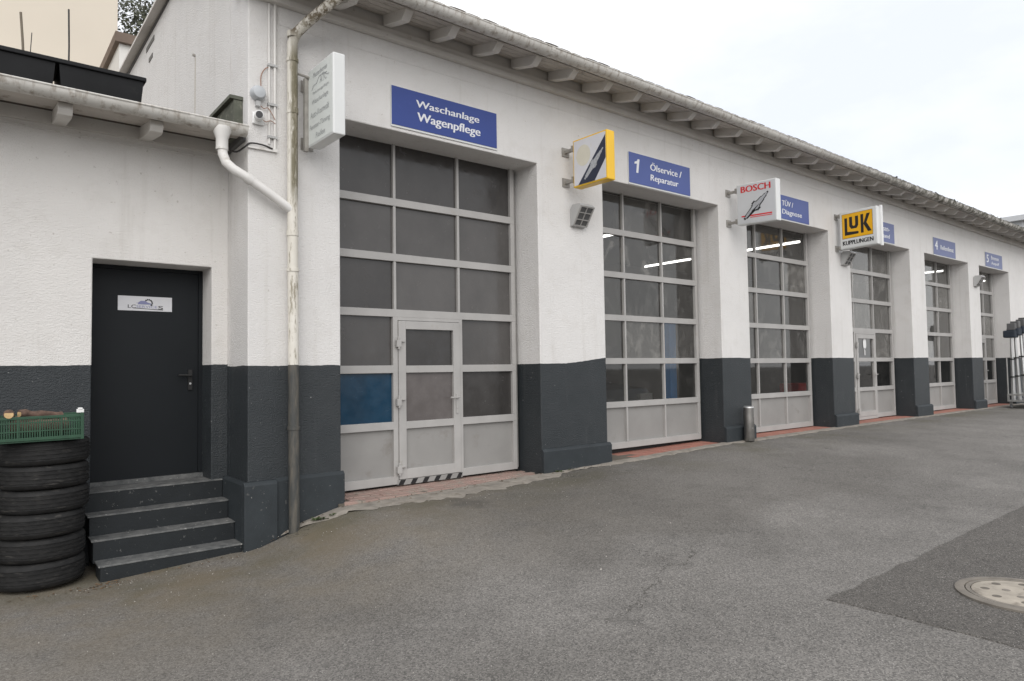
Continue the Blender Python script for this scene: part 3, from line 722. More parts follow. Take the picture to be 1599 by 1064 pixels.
lettering('lettering', [('LC', .088, .026, .072, .034), ('S', .365, .02, .045, .036)], F, M_print, dp); lettering('lettering', [('SERVICE', .165, .031, .19, .024)], F, M_violet, dp, bold=0)
flat('swoosh', [[(.13, .024), (.41, .012), (.41, .018), (.16, .028)]], F, M_print, dp)

# ------------------------------------------------------------------ rainwater pipes
PX, PY = 2.556, -.10
dn = MB().tube([(PX + .42, -.66, 5.10), (PX + .34, -.62, 5.02), (PX + .11, -.24, 4.80), (PX + .03, -.13, 4.70), (PX, PY, 4.60), (PX, PY, 4.0), (PX, PY, 3.0), (PX + .004, PY, 2.0), (PX + .008, PY, 1.0), (PX + .012, PY, -.05), (PX + .013, PY, -.36)], .052, 18).build('downpipe', M_pipe, shop, smooth=True)
for z, m in ((2.29, M_pipe), (.72, M_pipe), (4.42, M_pipe)):
    mb = MB(); mb.lathe([(.053, -.018), (.060, -.016), (.060, .016), (.053, .018)], (PX + .008 * (3 - z) / 2 if z < 3 else PX, PY, z), 18); mb.box(PX - .012, PX + .012, -.05, -.0, z - .012, z + .012); mb.build('pipe_clamp', M_pipe, dn, smooth=True)
for z in (2.66, 3.9, 4.68): MB().lathe([(.052, -.03), (.058, -.028), (.058, .028), (.052, .03)], (PX, PY if z < 4.6 else -.115, z), 18).build('pipe_joint', M_pipe, dn, smooth=True)
BY = -.02
br = MB().tube([(1.90, BY, 3.64), (1.90, BY, 3.44), (1.905, BY - .01, 3.36), (1.93, BY - .03, 3.28), (1.985, BY - .06, 3.22), (2.10, PY, 3.155), (2.33, PY - .01, 3.02), (2.555, PY, 2.885)], .045, 16).build('branch_pipe', M_pvc, ann, smooth=True)
mb = MB(); mb.lathe([(.05, -.02), (.056, -.02), (.056, .09), (.082, .16), (.082, .20), (.05, .20)], (1.90, BY, 3.42), 18); mb.build('outlet_funnel', M_pvc, br, smooth=True)
d = Vector((.23, 0, -.135)).normalized(); c = Vector((2.13, PY, 3.138)); MB().tube([c - d * .03, c + d * .03], .051, 16).build('pipe_joint', M_pvc, br, smooth=True)

# ------------------------------------------------------------------ alarm box, camera, conduits
al = thing('alarm_sounder', 'pale grey rounded box mounted above the small wall camera', 'alarm')
mb = MB()
pr = [(.062, -.07), (.080, -.05), (.086, 0), (.080, .05), (.055, .072)]
mb.tube([(2.235, 0, 4.03), (2.235, -.05, 4.03), (2.235, -.085, 4.03), (2.235, -.095, 4.03)], [.072, .072, .058, .024], 20); mb.build('housing', plain('alarm_grey', (.46, .48, .50), .45, var=.05), al, smooth=True)
MB().box(2.215, 2.255, -.05, 0, 3.90, 3.95).build('bracket', M_grey, al)
cm = thing('security_camera', 'small white bullet camera with black lens on the workshop corner', 'camera')
MB().box(2.185, 2.295, -.03, -.002, 3.72, 3.84).build('mount', M_whitep, cm, bevel=.01)
c = Vector((2.245, -.03, 3.79)); d = Vector((-.28, -.95, -.08)).normalized()
MB().tube([c, c + d * .03, c + d * .10, c + d * .105], [.03, .045, .045, .04], 16).build('body', M_whitep, cm, smooth=True)
MB().tube([c + d * .104, c + d * .118], .033, 16).build('lens', plain('black_lens', (.006, .006, .007), .12), cm, smooth=True)
cd = thing('cable_conduit', 'pair of thin grey conduits running down the wall corner beside the downpipe', 'conduit')
MB().tube([(2.409, -.014, 5.0), (2.409, -.014, 3.50)], .014, 8).build('tube', M_pvc, cd, smooth=True)
MB().tube([(2.351, -.014, 4.98), (2.352, -.014, 3.55)], .010, 8).build('tube', M_pvc, cd, smooth=True)
MB().box(2.14, 2.43, -.026, -.001, 3.475, 3.505).build('trunking', M_pvc, cd)
for z in (4.35, 3.95, 3.62): MB().box(2.335, 2.43, -.034, -.001, z - .012, z + .012).build('clip', M_grey, cd)
def cable(pts, r, mat, label): 
    P = [Vector(p) for p in pts]; out = []
    for i in range(len(P) - 1):
        a, b, c_, d_ = P[max(i - 1, 0)], P[i], P[i + 1], P[min(i + 2, len(P) - 1)]
        for k in range(6):
            t = k / 6; out.append(.5 * ((2 * b) + (-a + c_) * t + (2 * a - 5 * b + 4 * c_ - d_) * t * t + (-a + 3 * b - 3 * c_ + d_) * t ** 3))
    out.append(P[-1]); return tag(MB().tube(out, r, 6).build('cable', mat, None, smooth=True), label, 'cable')
cable([(2.36, -.012, 4.33), (2.31, -.02, 4.30), (2.27, -.02, 4.22), (2.265, -.03, 4.10)], .005, M_copper, 'reddish cable looping from the conduit to the grey alarm box')
cable([(2.245, -.04, 3.92), (2.29, -.03, 3.89), (2.34, -.03, 3.90), (2.405, -.03, 3.80)], .004, M_copper, 'thin cable from the alarm box down to the conduit clip')
cable([(2.26, -.02, 3.80), (2.31, -.03, 3.76), (2.36, -.03, 3.78), (2.41, -.028, 3.76)], .004, M_copper, 'thin cable joining the wall camera to the conduit')
cable([(1.98, .30, 3.55), (2.06, .12, 3.45), (2.11, -.01, 3.47), (2.16, -.035, 3.515), (2.28, -.035, 3.52), (2.38, -.03, 3.50)], .009, M_wire, 'black cable sagging from under the annex gutter onto the trunking')
cable([(-.3, AY - .02, 3.50), (.2, AY - .022, 3.515), (.6, AY - .02, 3.505), (1.2, AY - .022, 3.50), (1.9, AY - .02, 3.50)], .006, M_pvc, 'pale cable fixed along the wall under the annex eave')

# ------------------------------------------------------------------ blue wall signs
SB = 'blue lettered signs above the garage doors'
def blue_sign(x0, x1, z0, z1, mat, label, lines):
    t = thing('wall_sign', label, 'sign', SB)
    MB().box(x0 - .008, x1 + .008, -.014, -.004, z0 - .022, z1 + .006).build('backing', M_signw, t); MB().box(x0, x1, -.020, -.0145, z0, z1).build('panel', mat, t)
    f = Face((x0, -.020, z0), (1, 0, 0), (0, 0, 1)); w = x1 - x0; h = z1 - z0
    lettering('lettering', [(s_, u * w, v * h, ww * w, hh * h) for s_, u, v, ww, hh in lines if s_], f, M_letter, t, .0025, .06, .035)
blue_sign(3.727, 5.21, 4.05, 4.492, M_blue1, 'large deep blue sign reading Waschanlage Wagenpflege', [('Waschanlage', .215, .535, .60, .245), ('Wagenpflege', .225, .155, .60, .305)])
def num(n, l1, l2, w1, w2): 
    out = [(n, .06, .30, .115, .54)] if n != '1' else []
    return out + [(l1, .33, .56, w1, .27), (l2, .33, .15, w2, .27)] if l2 else out + [(l1, .30, .36, w1, .27)]
blue_sign(7.675, 9.13, 4.02, 4.478, M_blue2, 'faded blue sign numbered 1 beside the yellow spark plug sign', num('1', 'Ölservice /', 'Reparatur', .52, .46))
t1 = bpy.data.objects['wall_sign.001']
flat('numeral', [[(.155, .165), (.20, .165), (.235, .375), (.195, .375), (.178, .345), (.125, .325), (.12, .295), (.175, .305)]], Face((7.675, -.020, 4.02), (1, 0, 0), (0, 0, 1)), M_letter, t1, .0005, .0025)
blue_sign(11.41, 12.862, 4.005, 4.452, M_blue2, 'faded blue sign reading Diagnose, partly behind the red lettered spark plug sign', num('2', 'TÜV /', 'Diagnose', .27, .48))
blue_sign(15.22, 16.685, 4.02, 4.465, M_blue3, 'pale blue sign partly hidden behind the yellow clutch sign', num('3', 'Bremsen-', 'prüfstand', .50, .50))
blue_sign(18.94, 20.372, 4.005, 4.43, M_blue3, 'pale blue sign numbered 4 above a garage door', num('4', 'Reifendienst', '', .60, 0))
blue_sign(22.61, 24.003, 4.005, 4.41, M_blue3, 'pale blue sign numbered 5 above the last garage door', num('5', 'Bremsen', 'Auspuff', .45, .46))

# ------------------------------------------------------------------ projecting signs
def proj_sign(label, x0, x1, yi, yo, z0, z1, tilt, case, facem, rim, zbr, rimm=None):
    """box sign standing out from the wall; its printed face looks along the wall"""
    t = thing('projecting_sign', label, 'sign')
    w = yi - yo
    def sh(o):
        for v in o.data.vertices: v.co.z += (yi - v.co.y) * tilt
        return o
    sh(MB().box(x0, x1, yo, yi, z0, z1).build('case', case, t, bevel=.012))
    f = Face((x0, yi, z0), (0, -1, tilt), (0, 0, 1)); h = z1 - z0
    flat('face', [rect(rim, rim, w - rim, h - rim)], f, facem, t, .0005, .003)
    for z in zbr:
        mb = MB(); mb.box(x0 + .02, x0 + .06, yi, -.0, z - .02, z + .02); mb.box(x0 - .02, x0 + .11, -.014, -.002, z - .06, z + .06); mb.box(x0 - .008, x0 + .09, yi, yi + .03, z - .04, z + .04); mb.build('bracket', M_bracket, t)
    return t, Face(f.p(0, 0, .003), f.u, f.v), w, h
def plug(cx, cy, ang, L, W):
    """spark plug outline built as overlapping segments along an axis; returns polygons"""
    segs = [(0, .07, .10, .10), (.07, .19, .17, .20), (.19, .40, .20, .26), (.40, .44, .34, .34), (.44, .56, .44, .44), (.56, .60, .30, .30), (.60, .78, .26, .22), (.78, .90, .17, .15), (.90, 1., .09, .07)]
    ca, sa = math.cos(ang), math.sin(ang); out = []
    for a, b, wa, wb in segs:
        out.append([(cx + ca * l * L - sa * o * W, cy + sa * l * L + ca * o * W) for l, o in ((a, -wa), (b, -wb), (b, wb), (a, wa))])
    return out
# white box sign
t, f, w, h = proj_sign('tall white lightbox sign with faded grey lettering beside the downpipe', 2.70, 2.825, -.15, -.755, 3.535, 4.325, -.02, M_signw, M_signg, .018, (3.62, 4.22))
MB().tube([(2.60, -.09, 4.305), (2.72, -.20, 4.24)], .013, 6).build('stay', M_bracket, t); MB().box(2.66, 2.70, -.16, -.12, 3.50, 4.25).build('post', M_bracket, t)
lettering('lettering', [('Meisterbetrieb', .14, .675, .33, .05), ('ATC', .30, .575, .17, .07), ('Fahrzeugpflege', .13, .50, .38, .035), ('Waschanlage', .11, .395, .39, .062), ('Auto-Kosmetik', .07, .275, .45, .062), ('Fenster-Tönung', .05, .145, .49, .066), ('Reifen', .20, .055, .22, .055)], f, M_greytxt, t, .002, .15, 0.0)
flat('car_logo', [[(.10, .56), (.14, .60), (.22, .605), (.28, .655), (.40, .66), (.47, .62), (.52, .61), (.52, .60), (.47, .61), (.40, .65), (.285, .645), (.225, .597), (.145, .592), (.105, .555)]], f, M_greytxt, t)
# yellow spark plug sign
t, f, w, h = proj_sign('yellow framed sign with a spark plug on a dark diagonal band', 6.355, 6.50, -.20, -.825, 3.68, 4.32, -.015, M_yellow, M_face, .022, (3.80, 4.22))
m = .022
flat('faded_disc', [[(.20 + .13 * math.cos(a), .40 + .14 * math.sin(a)) for a in [k * math.pi / 12 for k in range(24)]], [(.22 + .11 * math.cos(a), .55 + .035 * math.sin(a)) for a in [k * math.pi / 12 for k in range(12, 24)]]][:1], f, M_fade, t, .0003, .001)
flat('diagonal_band', [[(.10, m), (.40, m), (w - m, .28), (w - m, .58)]], f, M_navyp, t, .0015, .0025)
flat('spark_plug', plug(.22, .075, math.atan2(.36, .36), .48, .13), f, M_silvp, t, .003, .004)
# red lettered spark plug sign
t, f, w, h = proj_sign('pale sign with red lettering BOSCH above a spark plug drawing', 10.145, 10.275, -.20, -.925, 3.63, 4.315, -.045, M_signw, M_boschface, .02, (3.70, 4.22))
lettering('lettering', [('BOSCH', .09, .535, .535, .105)], f, M_redp, t, .002, 0, .06)
flat('red_line', [rect(.09, .125, .645, .146), rect(.25, .100, .645, .112)], f, M_redp, t)
flat('spark_plug_outline', plug(.14, .085, math.atan2(.40, .44), .60, .20), f, M_print, t, .0025, .0035)
flat('spark_plug', plug(.16, .105, math.atan2(.40, .44), .55, .135), f, M_silvp, t, .004, .005)
flat('spark_plug_shade', plug(.195, .105, math.atan2(.40, .44), .30, .04), f, M_print, t, .0055, .0065)
# clutch sign
t, f, w, h = proj_sign('white framed yellow sign reading LUK KUPPLUNGEN', 13.925, 14.09, -.10, -.832, 3.60, 4.355, .03, M_signw, M_signw, .02, (3.64, 4.29))
MB().box(14.05, 14.115, -.865, -.834, 3.60, 4.40).build('end_cap', M_whitep, t)
flat('border', [rect(.05, .205, .655, .705)], f, M_print, t, .0003, .001); flat('yellow_field', [rect(.056, .212, .649, .699)], f, M_yelface, t, .0012, .002)
k = (.649 - .056) / 100; ox, oy = .056, .212; vy = (.699 - .212) / 100
S = lambda ps: [(ox + a * k, oy + b * vy) for a, b in ps]
U = [(24, 86), (34, 86), (34, 52), (37, 47), (41, 47), (44, 52), (44, 86), (54, 86), (54, 48), (48, 36), (30, 36), (24, 48)]
flat('letter', [S([(8, 84), (17, 84), (17, 26), (54, 22), (54, 12), (8, 12)])], f, M_print, t, .0025, .0035)
flat('letter', [S(U)], f, M_print, t, .0025, .0035)
flat('letter', [S([(62, 88), (71, 88), (71, 12), (62, 12)]), S([(71.2, 50), (82, 88), (93, 88), (81, 52), (97, 14), (85, 14), (71.2, 46)])], f, M_print, t, .0025, .0035)
lettering('lettering', [('KUPPLUNGEN', .06, .075, .595, .085)], f, M_print, t, .002, 0, .05)

# ------------------------------------------------------------------ floodlights
def floodlight(x, z, label, sc_=1.):
    t = thing('wall_floodlight', label, 'floodlight', 'floodlights on the workshop piers', (x, 0, z))
    w = .13 * sc_; P = [(-.002, -.14), (-.002, .10), (-.05, .16), (-.20, .15), (-.215, .12), (-.05, -.13)]
    P = [(a * sc_, b * sc_) for a, b in P]
    MB().prism(P, lambda u, v, q: (q, u, v), -w, w).build('housing', M_grey, t, bevel=.008)
    a, b = Vector((0, P[4][0], P[4][1])), Vector((0, P[5][0], P[5][1])); d = b - a
    f = Face(Vector((-w, 0, 0)) + b, (1, 0, 0), (a - b).normalized()); hh = d.length
    flat('grille_glass', [rect(.015, .015, 2 * w - .015, hh - .015)], f, M_greyd, t, .0005, .002)
    bars = [rect(.0, 0, .02, hh), rect(2 * w - .02, 0, 2 * w, hh), rect(.02, 0, 2 * w - .02, .02), rect(.02, hh - .02, 2 * w - .02, hh), rect(w - .006, .02, w + .006, hh - .02)]
    for q in (1 / 3, 2 / 3): bars += [rect(.02, hh * q - .006, w - .006, hh * q + .006), rect(w + .006, hh * q - .006, 2 * w - .02, hh * q + .006)]
    flat('grille', bars, f, M_alu, t, .0025, .014)
floodlight(6.60, 3.35, 'grey wall floodlight with grille below the yellow spark plug sign')
floodlight(14.25, 3.45, 'grey wall floodlight tucked under the yellow clutch sign', .95)
floodlight(21.75, 3.50, 'grey wall floodlight on the pier before the last garage door')

# ------------------------------------------------------------------ ashtray bin
bn = thing('ashtray_bin', 'slim stainless steel ashtray bin standing against the pier', 'bin')
bx, by, bz = 10.37, -.165, gz(10.37, -.17) + .014
mb = MB(); mb.lathe([(0, 0), (.082, 0), (.085, .01), (.085, .40)], (bx, by, bz), 28); mb.lathe([(.085, .50), (.085, .555)], (bx, by, bz), 28)
n = 28
for i in range(n):                                                          # wall of the slot band, open towards the yard
    a0, a1 = 2 * math.pi * i / n, 2 * math.pi * (i + 1) / n
    if R(265) < (a0 + a1) / 2 < R(335): continue
    mb.add([(bx + .085 * math.cos(a), by + .085 * math.sin(a), bz + z) for a in (a0, a1) for z in (.40, .50)], [(0, 2, 3, 1)])
mb.build('tube', M_steel, bn, smooth=True)
MB().lathe([(.0, .585), (.07, .584), (.088, .572), (.090, .556), (.0, .554)], (bx, by, bz), 28).build('lid', M_silver, bn, smooth=True)
MB().lathe([(.0, .41), (.078, .41), (.078, .52)], (bx, by, bz), 20).build('liner', M_black, bn)
MB().box(bx + .06, bx + .15, by + .05, by + .10, bz + .02, bz + .30).build('rear_plate', M_steel, bn)
MB().tube([(bx - .028, by - .080, bz + .22), (bx - .030, by - .09, bz + .22)], .008, 8).build('lock', M_silver, bn)

# ------------------------------------------------------------------ tyres and crate
TX, TY = .535, .27; tz = gz(TX, TY) + .03; th = [.212, .196, .193, .196, .198, .205]; z = -.452
order = ['lowest tyre of the stack, resting on the ground beside the steps', 'second tyre from the ground in the stack beside the steps', 'third tyre from the ground in the stack beside the steps', 'fourth tyre from the ground in the stack beside the steps', 'second tyre from the top of the stack under the crate', 'topmost worn tyre of the stack, right under the green crate']
for k in range(6):
    r = [.338, .328, .325, .326, .328, .335][k]; h = th[k]; hw = h / 2; P = []
    grooves = [-.55, -.2, .2, .55]
    P += [(r - .13, -hw * .78), (r - .115, -hw * .98), (r - .06, -hw), (r - .025, -hw * .93), (r - .010, -hw * .80)]
    for g in grooves: P += [(r, hw * .9 * (g - .09)), (r - .008, hw * .9 * (g - .07)), (r - .008, hw * .9 * (g + .07)), (r, hw * .9 * (g + .09))]
    P += [(r - .010, hw * .80), (r - .025, hw * .93), (r - .06, hw), (r - .115, hw * .98), (r - .13, hw * .78), (r - .14, hw * .78), (r - .10, 0), (r - .14, -hw * .78)]
    mb = MB(); mb.lathe(P, (0, 0, 0), 72, True)
    nP = len(P)
    for i in range(nP):                                                     # cut sipes into the tread blocks
        if P[i][0] >= r - 1e-6:
            for q in range(72):
                if (q + (i // 4) * 2) % 4 == 0: vx, vy, vz = mb.v[i * 72 + q]; s_ = (r - .006) / r; mb.v[i * 72 + q] = (vx * s_, vy * s_, vz)
    o = mb.build('tyre', M_tyre, None, smooth=True, loc=(TX + random.uniform(-.018, .018), TY + random.uniform(-.018, .018), z + hw)); o.rotation_euler = (R(random.uniform(-.9, .9)), R(random.uniform(-.9, .9)), random.uniform(0, 6))
    tag(o, order[k], 'tyre', 'stacked tyres'); z += h - .001
cr = thing('plastic_crate', 'green slatted plastic crate on top of the tyre stack', 'crate', None, (.50, .10, z + .002))
cr.rotation_euler = (0, R(-.6), R(-3))
CW, CD, CH = .30, .20, .205
MB().box(-CW + .01, CW - .01, -CD + .01, CD - .01, 0, .012).build('base', M_crate, cr)
mb = MB()
for (a, b, c_, d_) in ((-CW, CW, -CD, -CD + .014), (-CW, CW, CD - .014, CD), (-CW, -CW + .014, -CD + .014, CD - .014), (CW - .014, CW, -CD + .014, CD - .014)):
    mb.box(a, b, c_, d_, CH - .022, CH); mb.box(a, b, c_, d_, 0.012, .036)
mb.build('rim', M_crate, cr, bevel=.002)
def lattice(name, L_, place):
    mb = MB(); n = int(L_ / .0165)
    for i in range(n):
        u = -L_ / 2 + L_ * (i + .5) / n; mb.v, mb.f
        place(mb, u - .0042, u + .0042, .036, CH - .022, 0.003)
    for z_ in (.082, .150): place(mb, -L_ / 2, L_ / 2, z_, z_ + .009, .0)
    for i in range(1, 4): place(mb, -L_ / 2 + L_ * i / 4 - .006, -L_ / 2 + L_ * i / 4 + .006, .036, CH - .022, -.003)
    o = mb.build(name, M_crate, cr); o['kind'] = 'stuff'
lattice('slat_wall', .58, lambda mb, a, b, c_, d_, t_: mb.box(a, b, -CD + .002 + t_, -CD + .010 + t_, c_, d_)); lattice('slat_wall', .58, lambda mb, a, b, c_, d_, t_: mb.box(a, b, CD - .010 - t_, CD - .002 - t_, c_, d_))
lattice('slat_wall', .38, lambda mb, a, b, c_, d_, t_: mb.box(CW - .010 - t_, CW - .002 - t_, a, b, c_, d_)); lattice('slat_wall', .38, lambda mb, a, b, c_, d_, t_: mb.box(-CW + .002 + t_, -CW + .010 + t_, a, b, c_, d_))
for sx in (-1, 1):
    for sy in (-1, 1): MB().box(sx * CW - .024 * (sx > 0) + .0, sx * CW + .024 * (sx < 0), sy * (CD + .003) - .024 * (sy > 0), sy * (CD + .003) + .024 * (sy < 0), .0, CH + .012).build('corner_post', M_crate, cr, bevel=.002)
zt = z + CH
def log(p0, p1, r, label, name='log'):
    t = thing(name, label, 'log', None, p0); d = Vector(p1) - Vector(p0); mb = MB()
    mb.tube([d * (i / 8) + Vector((0, 0, .006 * math.sin(i * 1.7))) for i in range(9)], [r * (1 + .12 * math.sin(i * 2.3)) for i in range(9)], 14); mb.build('bark', M_bark, t, smooth=True)
    u = d.normalized(); MB().tube([-u * .002, u * .001], r * .9, 14).build('cut_end', M_logend, t)
log((.36, .05, zt + .02), (.66, .18, zt - .015), .032, 'brown bark covered log lying across the green crate')
log((.285, -.09, zt + .022), (.30, .22, zt + .0), .034, 'log with pale cut end sticking out of the green crate')
log((.30, .22, zt - .07), (.70, .20, zt - .07), .055, 'log lying at the bottom of the green crate'); log((.30, .08, zt - .10), (.70, .04, zt - .09), .06, 'thick log filling the near side of the green crate')
cl = MB(); cl.box(-.026, .026, -.02, .02, 0, .03); cl.box(-.016, .016, -.024, .024, .026, .042)
o = cl.build('plastic_clip', M_whitep, None, bevel=.004, loc=(.765, -.07, z + .014 + CH)); tag(o, 'small white clip sitting on the corner of the green crate', 'clip')

# ------------------------------------------------------------------ planters on the annex roof
for k, (x0, x1) in enumerate(((-1.62, -.90), (-.86, -.14), (-.10, .62), (.645, 1.345))):
    t = thing('roof_planter', ['black plastic tub at the far end of the row on the annex roof', 'black plastic tub second along the row on the annex roof', 'black plastic tub holding a pale stick on the annex roof', 'black plastic tub nearest the workshop gable on the annex roof'][k], 'planter', 'black tubs on the annex roof')
    y0, y1, zb, ztop = .62, 1.10, 3.745, 4.168; ti = .035
    mb = MB(); q = [(x0 + ti, y0 + ti, zb), (x1 - ti, y0 + ti, zb), (x1 - ti, y1 - ti, zb), (x0 + ti, y1 - ti, zb), (x0, y0, ztop), (x1, y0, ztop), (x1, y1, ztop), (x0, y1, ztop)]
    mb.add(q, [(0, 3, 2, 1), (0, 1, 5, 4), (1, 2, 6, 5), (2, 3, 7, 6), (3, 0, 4, 7)]); mb.build('tub', M_tub, t)
    mb = MB(); e = .02
    mb.box(x0 - e, x1 + e, y0 - e, y0 + .012, ztop - .03, ztop + .012); mb.box(x0 - e, x1 + e, y1 - .012, y1 + e, ztop - .03, ztop + .012); mb.box(x0 - e, x0 + .012, y0 + .012, y1 - .012, ztop - .03, ztop + .012); mb.box(x1 - .012, x1 + e, y0 + .012, y1 - .012, ztop - .03, ztop + .012)
    mb.build('rim', M_tub, t, bevel=.008); MB().box(x0 + .01, x1 - .01, y0 + .01, y1 - .01, ztop - .08, ztop - .05).build('soil', M_soil, t)
for (a, b, r, lab) in (((.40, .95, 4.1), (.372, 1.0, 4.69), .011, 'short pale stick standing in a black roof tub'), ((.752, .95, 4.1), (.752, 1.0, 4.84), .008, 'thin dark stick standing in the black tub by the gable'), ((.43, .96, 4.1), (.46, 1.0, 4.52), .004, 'thin bent twig beside the pale stick')):
    tag(MB().tube([a, ((a[0] + b[0]) / 2 + .004, (a[1] + b[1]) / 2, (a[2] + b[2]) / 2), b], r, 7).build('plant_stick', M_stick if r > .009 else M_wire, None, smooth=True), lab, 'stick')
o = MB(); o.lathe([(0, .06), (.03, .055), (.045, .03), (.05, 0)], (0, 0, 0), 8); tag(o.build('roof_stone', M_conc, None, loc=(1.262, .52, 3.735)), 'small grey stone lying by the tub corner on the annex roof', 'stone')

# ------------------------------------------------------------------ trolley at the far pier
tr = thing('equipment_trolley', 'low grey metal trolley on casters parked after the last garage door', 'trolley', None, (0, 0, 0))
tx0, tx1, ty0, ty1 = 22.5, 24.6, -.95, -.42; g0 = gz(23, -.6); tb = .19
mb = MB()
for z0_ in (tb, tb + .17):
    mb.box(tx0, tx1, ty0, ty0 + .04, z0_, z0_ + .04); mb.box(tx0, tx1, ty1 - .04, ty1, z0_, z0_ + .04); mb.box(tx0, tx0 + .04, ty0 + .04, ty1 - .04, z0_, z0_ + .04); mb.box(tx1 - .04, tx1, ty0 + .04, ty1 - .04, z0_, z0_ + .04)
for x in (tx0, tx1 - .04, tx0 + .9):
    for y in (ty0, ty1 - .04): mb.box(x, x + .04, y, y + .04, tb + .04, tb + .17)
mb.build('frame', M_galv, tr)
MB().tube([(tx0 + .02, ty1 - .02, tb + .2), (tx0 + .02, ty1 - .02, 1.40), (tx0 + .02, ty0 + .02, 1.40), (tx0 + .02, ty0 + .02, tb + .2)], .018, 8).build('push_handle', M_galv, tr)
MB().box(tx0 + .04, tx1 - .04, ty0 + .04, ty1 - .04, tb + .01, tb + .03).build('deck', M_greyd, tr)
for x in (tx0 + .12, tx1 - .12):
    for y in (ty0 + .05, ty1 - .05):
        w_ = MB().tube([(x, y - .018, g0 + .066), (x, y + .018, g0 + .066)], .06, 16).build('caster', M_greyd, tr, smooth=True); MB().box(x - .02, x + .02, y - .03, y + .03, g0 + .10, tb + .0).build('fork', M_galv, w_)
for k, (xa, xb, ya, yb) in enumerate(((22.80, 22.72, -.50, -.52), (23.02, 22.88, -.58, -.56), (23.25, 23.22, -.66, -.60), (23.60, 23.45, -.62, -.60))):
    t = thing('lamp_stand', ['folded silver stand leaning outermost on the trolley', 'second folded silver stand on the trolley', 'third folded silver stand on the trolley', 'folded silver stand leaning innermost on the trolley'][k], 'stand', 'folded silver stands on the trolley')
    zb_ = tb + .035; zt_ = 2.05 + .06 * k
    for dx in (-.05, .05): MB().tube([(xa + dx, ya, zb_), (xb + dx * .4, yb, zt_)], .022, 10).build('leg', M_silver, t, smooth=True)
    MB().tube([(xa, ya + .05, zb_), (xb, yb + .02, zt_)], .018, 10).build('pole', M_silver, t, smooth=True)
    for q in (.35, .62): p_ = Vector((xa, ya, zb_)).lerp(Vector((xb, yb, zt_)), q); MB().box(p_.x - .10, p_.x + .10, p_.y - .035, p_.y + .07, p_.z - .018, p_.z + .018).build('strap', M_black, t)
    MB().box(xb - .16, xb + .16, yb - .13, yb + .16, zt_ - .10, zt_ + .10).build('head', M_navy, t, bevel=.03)
    MB().box(xb - .02, xb + .17, yb - .10, yb + .10, zt_ + .11, zt_ + .30).build('lamp', M_greyd, t, bevel=.015)

# ------------------------------------------------------------------ manhole
mh = thing('manhole_cover', 'pale round manhole cover set in the dark asphalt patch', 'manhole')
mx_, my_ = 5.49, -5.29; mz = gz(mx_, my_) + .009
MB().lathe([(.39, -.05), (.39, .006), (.375, .010), (.335, .010), (.332, -.01)], (mx_, my_, mz), 56).build('outer_ring', M_coverring, mh, smooth=True)
MB().lathe([(.326, -.02), (.326, .008), (.300, .009), (.298, -.02)], (mx_, my_, mz), 56).build('inner_ring', M_coverring, mh, smooth=True)
MB().lathe([(.294, -.03), (.294, .007), (.28, .010), (.15, .011), (0, .012)], (mx_, my_, mz), 56).build('lid', M_cover, mh, smooth=True)
for k in range(8):
    a = k * math.pi / 4 + .3; p_ = (mx_ + .215 * math.cos(a), my_ + .215 * math.sin(a), mz)
    MB().lathe([(0, .0128), (.024, .0126), (.028, .011)], p_, 12).build('vent_hole', M_hole, mh)
for k in range(4):
    a = k * math.pi / 2 + .1; p_ = (mx_ + .10 * math.cos(a), my_ + .10 * math.sin(a), mz); MB().lathe([(0, .0136), (.022, .0134), (.026, .012)], p_, 10).build('vent_hole', M_coverring, mh)

# ------------------------------------------------------------------ inside the hall
def ceiling_lamp(x, y0, y1, label):
    t = thing('ceiling_lamp', label, 'lamp', 'fluorescent lamps in the hall')
    MB().box(x - .04, x + .04, y0, y1, 4.235, 4.28).build('housing', M_whitep, t); MB().tube([(x, y0 + .02, 4.205), (x, y1 - .02, 4.205)], .024, 10).build('tube', M_tube, t)
    for y in (y0 + .15, y1 - .15): MB().tube([(x, y, 4.28), (x, y, 4.75)], .006, 6).build('hanger', M_galv, t)
ceiling_lamp(11.12, 3.35, 4.85, 'lit fluorescent tube in the hall seen high behind the second garage door')
ceiling_lamp(15.45, 4.70, 6.35, 'long lit fluorescent tube deep in the hall behind the second garage door')
ceiling_lamp(15.5, 1.60, 3.05, 'lit fluorescent tube behind the garage door under the red lettered sign')
ceiling_lamp(24.3, 1.64, 2.9, 'short lit fluorescent tube seen through the top of the fifth bay door'); ceiling_lamp(28.6, 1.8, 3.0, 'small lit fluorescent tube seen in the last bay beside the far floodlight')
def lift_post(x, y, label, h):
    t = thing('car_lift_post', label, 'car lift', 'blue car lift posts in the hall', (x, y, .02))
    mb = MB(); mb.box(-.09, .09, -.11, -.08, 0, h); mb.box(-.09, -.06, -.08, .06, 0, h); mb.box(.06, .09, -.08, .06, 0, h); mb.build('column', M_bluelift, t)
    MB().box(-.2, .2, -.2, .2, 0, .03).build('base_plate', M_bluelift, t); MB().box(-.055, .055, -.06, .08, .35, .9).build('carriage', M_greyd, t)
    for s_ in (-1, 1): MB().box(-.02 + s_ * .03, .02 + s_ * .03, .09, .7, .42, .50).build('arm', M_bluelift, t)
    MB().box(-.10, .10, -.12, .08, h, h + .04).build('cap', M_bluelift, t)
lift_post(10.06, 1.25, 'blue car lift post standing behind the second garage door', 2.03); lift_post(13.35, 2.0, 'blue car lift post behind the garage door under the red lettered sign', 1.5)
cb = thing('tool_cabinet', 'low red tool cabinet inside the hall behind a garage door', 'cabinet', None, (15.9, 2.0, .02))
MB().box(-.42, .42, -.25, .25, .10, .82).build('carcass', M_red, cb, bevel=.01)
for i in range(4): MB().box(-.39, .39, -.268, -.252, .14 + i * .17, .285 + i * .17).build('drawer', M_red, cb, bevel=.004)
